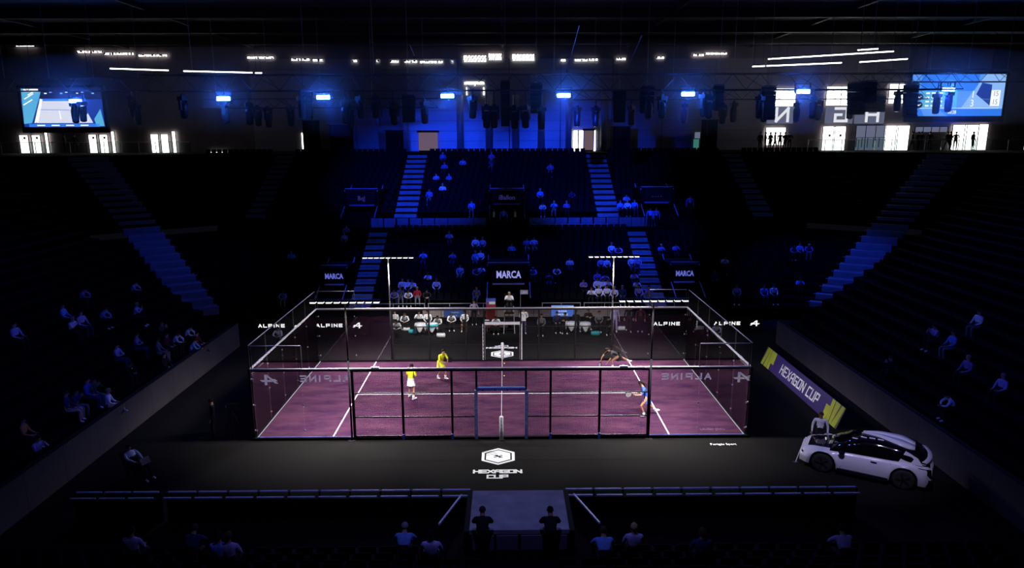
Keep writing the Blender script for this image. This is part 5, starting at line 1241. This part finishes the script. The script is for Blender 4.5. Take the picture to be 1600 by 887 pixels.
# near stand spectators seen from behind
for i, (px, k, c) in enumerate(((200, 1, 'lilac'), (290, 1, 'navy'), (337, 2, 'skyblue'), (352, 2, 'lilac'), (628, 1, 'skyblue'), (672, 2, 'lilac'), (753, 0, 'black'), (861, 0, 'black'), (947, 2, 'skyblue'), (992, 1, 'lilac'), (1100, 2, 'navy'), (1330, 2, 'lilac'))):
    y = NY0-(k+.5)*NDY; z = NZ0+k*NDZ; q = PY(px, 800, y)
    if k == 0: y = -9.95; q = PY(px, 797, y); z = q.z-1.3
    person(rnd.choice(['sit', 'sit_fwd']), (q.x, y, z), math.pi, c, 'black', 'black', 'tan', rnd.choice(HC), f'spectator seen from behind in near stand, {ORD[i]} from left', 'spectators of the near stand')
# label the crowd by its place
from collections import defaultdict
GRP = defaultdict(list)
for pl, top_, ps, o in PEOPLE: GRP[pl].append((o.location.x, o.location.y, top_, o))
NM = dict(white='white', lilac='pale lilac', skyblue='bright blue', purple='purple', navy='navy', black='black', red='red', grey='grey', maroon='dark red', green='green', blue='blue', orange='orange', offwhite='off-white')
for pl, L in GRP.items():
    by = defaultdict(list)
    for it in L: by[it[2]].append(it)
    for col, lst in by.items():
        lst.sort(key=lambda t: t[0])
        for i, it in enumerate(lst):
            pre = '' if len(lst) == 1 else f', {ORD[i]} from left'
            it[3]['label'] = f'spectator in {NM[col]}{pre}, {pl}' if len(lst) > 1 else f'only spectator in {NM[col]}, {pl}'
            it[3]['group'] = 'spectators, '+pl

# ================================================================ players
def player(name, J, loc, rz, top, bottom, label, skin='tan', hair='black', shoe='white', skirt=None, sleeve='short', leg='bare', socks=None):
    POSE[name] = make_body(J, .98, True); o = person(name, loc, rz, top, bottom, shoe, skin, hair, label, None, sleeve, leg, pony=True)
    P = POSE[name]['P']
    if skirt:
        pe = P['pelvis']; up = (P['chest']-pe).normalized(); n = 18; b = MB(); V = []
        hips = (P['knl']+P['knr'])/2-pe; dn = (hips.normalized()*.6-up*.4).normalized()
        ax = (P['hil']-P['hir']).normalized(); fw = ax.cross(dn).normalized()
        for k, (t, rx, ry) in enumerate(((-.09, .135, .105), (.04, .165, .135), (.16, .2, .17), (.27, .225, .2))):
            for i in range(n): a = 2*math.pi*i/n; f = 1+(.05*math.cos(a*6) if k > 1 else 0); V.append(pe+dn*t+ax*math.cos(a)*rx*f+fw*math.sin(a)*ry*f)
        b.add(V, [(j*n+i, j*n+(i+1) % n, (j+1)*n+(i+1) % n, (j+1)*n+i) for j in range(3) for i in range(n)]).build('skirt', 'cloth_'+skirt, o, True, fix=False)
    for s in 'lr':
        a, c = P['an'+s], P['kn'+s]; MB().tube(limb(a, c, -.05), limb(a, c, .28), .05, 10, .055).build('sock', 'cloth_'+(socks or 'white'), o, True)
        t = P['to'+s]; d = (t-a); d.z = 0; d.normalize(); b = MB(); m3 = Matrix((d, Vector((-d.y, d.x, 0)), Vector((0, 0, 1)))).transposed()
        b.ball((0, 0, 0), (.15, .055, .05), 12, 6); b.v = [tuple(m3@Vector(v)+Vector((a.x, a.y, max(.05, a.z-.04)))+d*.07) for v in b.v]; b.build('shoe', 'cloth_'+shoe, o, True)
    return o, P
def racket(o, P, s, dirv, nrm, col, label):
    """held in hand s; dirv points from grip to head in the player's own frame"""
    h = P['ha'+s]; d = Vector(dirv).normalized(); n = Vector(nrm); n = (n-d*n.dot(d)).normalized(); e = d.cross(n)
    Rm = o.rotation_euler.to_matrix(); base = Vector(o.location)+Rm@h
    r = thing('padel_racket', base, label, 'racket'); d, n, e = Rm@d, Rm@n, Rm@e
    MB().tube(-d*.06, d*.1, .017, 8).build('grip', 'black_matte', r)
    pts = [(.13*math.sin(a)*(1-.12*math.cos(a)), .13+.13*0+.135-.135*math.cos(a)) for a in [2*math.pi*i/20 for i in range(20)]]
    MB().prism(pts, lambda u, v, t: e*u+d*v+n*(.018-.036*t)).build('face', col, r)
    b = MB()
    for i in range(20):
        (u0, v0), (u1, v1) = pts[i], pts[(i+1) % 20]; b.tube(e*u0+d*v0, e*u1+d*v1, .022, 6)
    b.build('frame', 'black_matte', r)
    b = MB()
    for i in range(-2, 3):
        for j in range(-2, 3):
            if i*i+j*j < 6: q = e*(i*.035)+d*(.27+j*.035); b.tube(q-n*.0195, q+n*.0195, .008, 6)
    b.build('holes', 'black_matte', r); MB().bar(e*.08+d*.16, d*.07, .018).bar(e*-.08+d*.16, d*.07, .018).build('bridge', 'black_matte', r)
def J_(**k): return {a: tuple(v) for a, v in k.items()}
# 1: yellow shirt, white skirt, seen from behind, watching to the right
p = PZ(643, 623, 0)
J = standJ('hold', .5, 0, .06); J.update(face=(.3, -1, -.1)); J['knl'] = (.14, -.1, .5); J['knr'] = (-.15, -.02, .5); J['anl'] = (.2, -.1, .1); J['tol'] = (.22, -.24, .05); J['anr'] = (-.2, .12, .1); J['tor'] = (-.24, 0, .05)
o, P = player('pl1', J, (p.x, p.y, .02), math.pi-.5, 'yellow', 'white', 'player in yellow shirt and white skirt seen from behind', skirt='white')
racket(o, P, 'l', (.5, -.7, .5), (0, 0, 1), 'mast_grey', 'dark racket held in front of the player in white skirt')
# 2: yellow outfit, by the net, ready position facing right
p = PZ(690, 592, 0)
J = standJ('hold', .7, 0, .2); J.update(pelvis=(0, .1, .88)); J['chest'] = (0, -.06, 1.2); J['neck'] = (0, -.16, 1.38); J['head'] = (0, -.2, 1.5); J['crown'] = (0, -.21, 1.6); J['face'] = (.1, -1, -.2)
for s, g in (('l', 1), ('r', -1)): J['sh'+s] = (g*.18, -.1, 1.31); J['hi'+s] = (g*.1, .1, .83); J['kn'+s] = (g*.17, -.16, .5); J['el'+s] = (g*.27, -.2, 1.06); J['wr'+s] = (g*.1, -.4, .98); J['ha'+s] = (g*.05, -.46, .98)
o, P = player('pl2', J, (p.x, p.y, .02), .75, 'yellow', 'yellow', 'player in full yellow outfit waiting near the net', skirt='yellow')
racket(o, P, 'l', (.1, -.6, .6), (1, 0, 0), 'black_matte', 'black racket held up by the player in full yellow')
# 3: black outfit, lunging low towards the left
p = PZ(962, 574, 0)
J = J_(pelvis=(0, .12, .68), chest=(0, -.24, .86), neck=(0, -.42, .96), head=(0, -.52, 1.02), crown=(0, -.6, 1.08), face=(0, -.8, -.45),
       shl=(.17, -.32, .88), shr=(-.17, -.36, .92), ell=(.27, -.4, .62), wrl=(.22, -.55, .42), hal=(.21, -.6, .33), elr=(-.22, -.6, .7), wrr=(-.2, -.74, .5), har=(-.19, -.77, .41),
       hil=(.1, .1, .63), hir=(-.1, .1, .63), knl=(.14, -.3, .45), anl=(.14, -.24, .1), tol=(.14, -.38, .05), knr=(-.16, .46, .42), anr=(-.2, .82, .24), tor=(-.2, .84, .1))
o, P = player('pl3', J, (p.x, p.y, .02), -math.pi/2+.25, 'black', 'black', 'player in black lunging low near the far glass', skirt='black', skin='tan')
racket(o, P, 'r', (0, -.15, -1), (0, 1, 0), 'white_paint', 'pale racket swung low by the lunging player in black')
# 4: blue outfit, running left with the racket in front
p = PZ(1008, 650, 0)
J = J_(pelvis=(0, .06, .9), chest=(0, -.1, 1.22), neck=(0, -.2, 1.41), head=(0, -.27, 1.52), crown=(0, -.3, 1.62), face=(0, -1, -.2),
       shl=(.18, -.14, 1.33), shr=(-.18, -.14, 1.33), ell=(.26, -.26, 1.08), wrl=(.2, -.5, 1.06), hal=(.19, -.58, 1.07), elr=(-.3, -.05, 1.1), wrr=(-.22, -.28, 1.0), har=(-.19, -.35, 1.0),
       hil=(.1, .05, .86), hir=(-.1, .05, .86), knl=(.12, -.24, .52), anl=(.13, -.08, .1), tol=(.13, -.22, .05), knr=(-.13, .14, .5), anr=(-.15, .5, .22), tor=(-.15, .52, .09))
o, P = player('pl4', J, (p.x, p.y, .02), -math.pi/2+.1, 'blue', 'blue', 'player in blue outfit running at the right service line', skirt='blue')
racket(o, P, 'l', (0, -1, .15), (1, 0, 0), 'mast_grey', 'dark racket held forward by the player in blue')
for i, (px, py) in enumerate(((784.5, 567.5), (784, 587))):
    q = PZ(px, py, .06); o = thing('padel_ball', (q.x+.12, q.y, .06), f'small yellow ball lying beside the net, {"farther" if i == 0 else "nearer"} one', 'ball', 'yellow balls by the net'); MB().ball((0, 0, 0), .034, 12, 8).build('felt', 'ball', o, True); MB().lathe([(.0345, -.002), (.0348, 0), (.0345, .002)], 14).build('seam', 'line_paint', o)

# ================================================================ lens-shaped haze volume, added to give the truss lamps their halos
hz = MB().ball((3, 18.5, 15.0), (44, 5, 3.0), 40, 20).build('halo_haze', 'black_matte', smooth=True)
hm = bpy.data.materials.new('haze'); hm.use_nodes = True; nt = hm.node_tree; nt.nodes.clear()
vo = nt.nodes.new('ShaderNodeVolumeScatter'); vo.inputs['Density'].default_value = .011; vo.inputs['Anisotropy'].default_value = .72
ou = nt.nodes.new('ShaderNodeOutputMaterial'); nt.links.new(vo.outputs[0], ou.inputs['Volume'])
hz.data.materials[0] = hm; stuff(hz); tag(hz, 'thin haze volume added to give the blue lamps halos', 'haze')
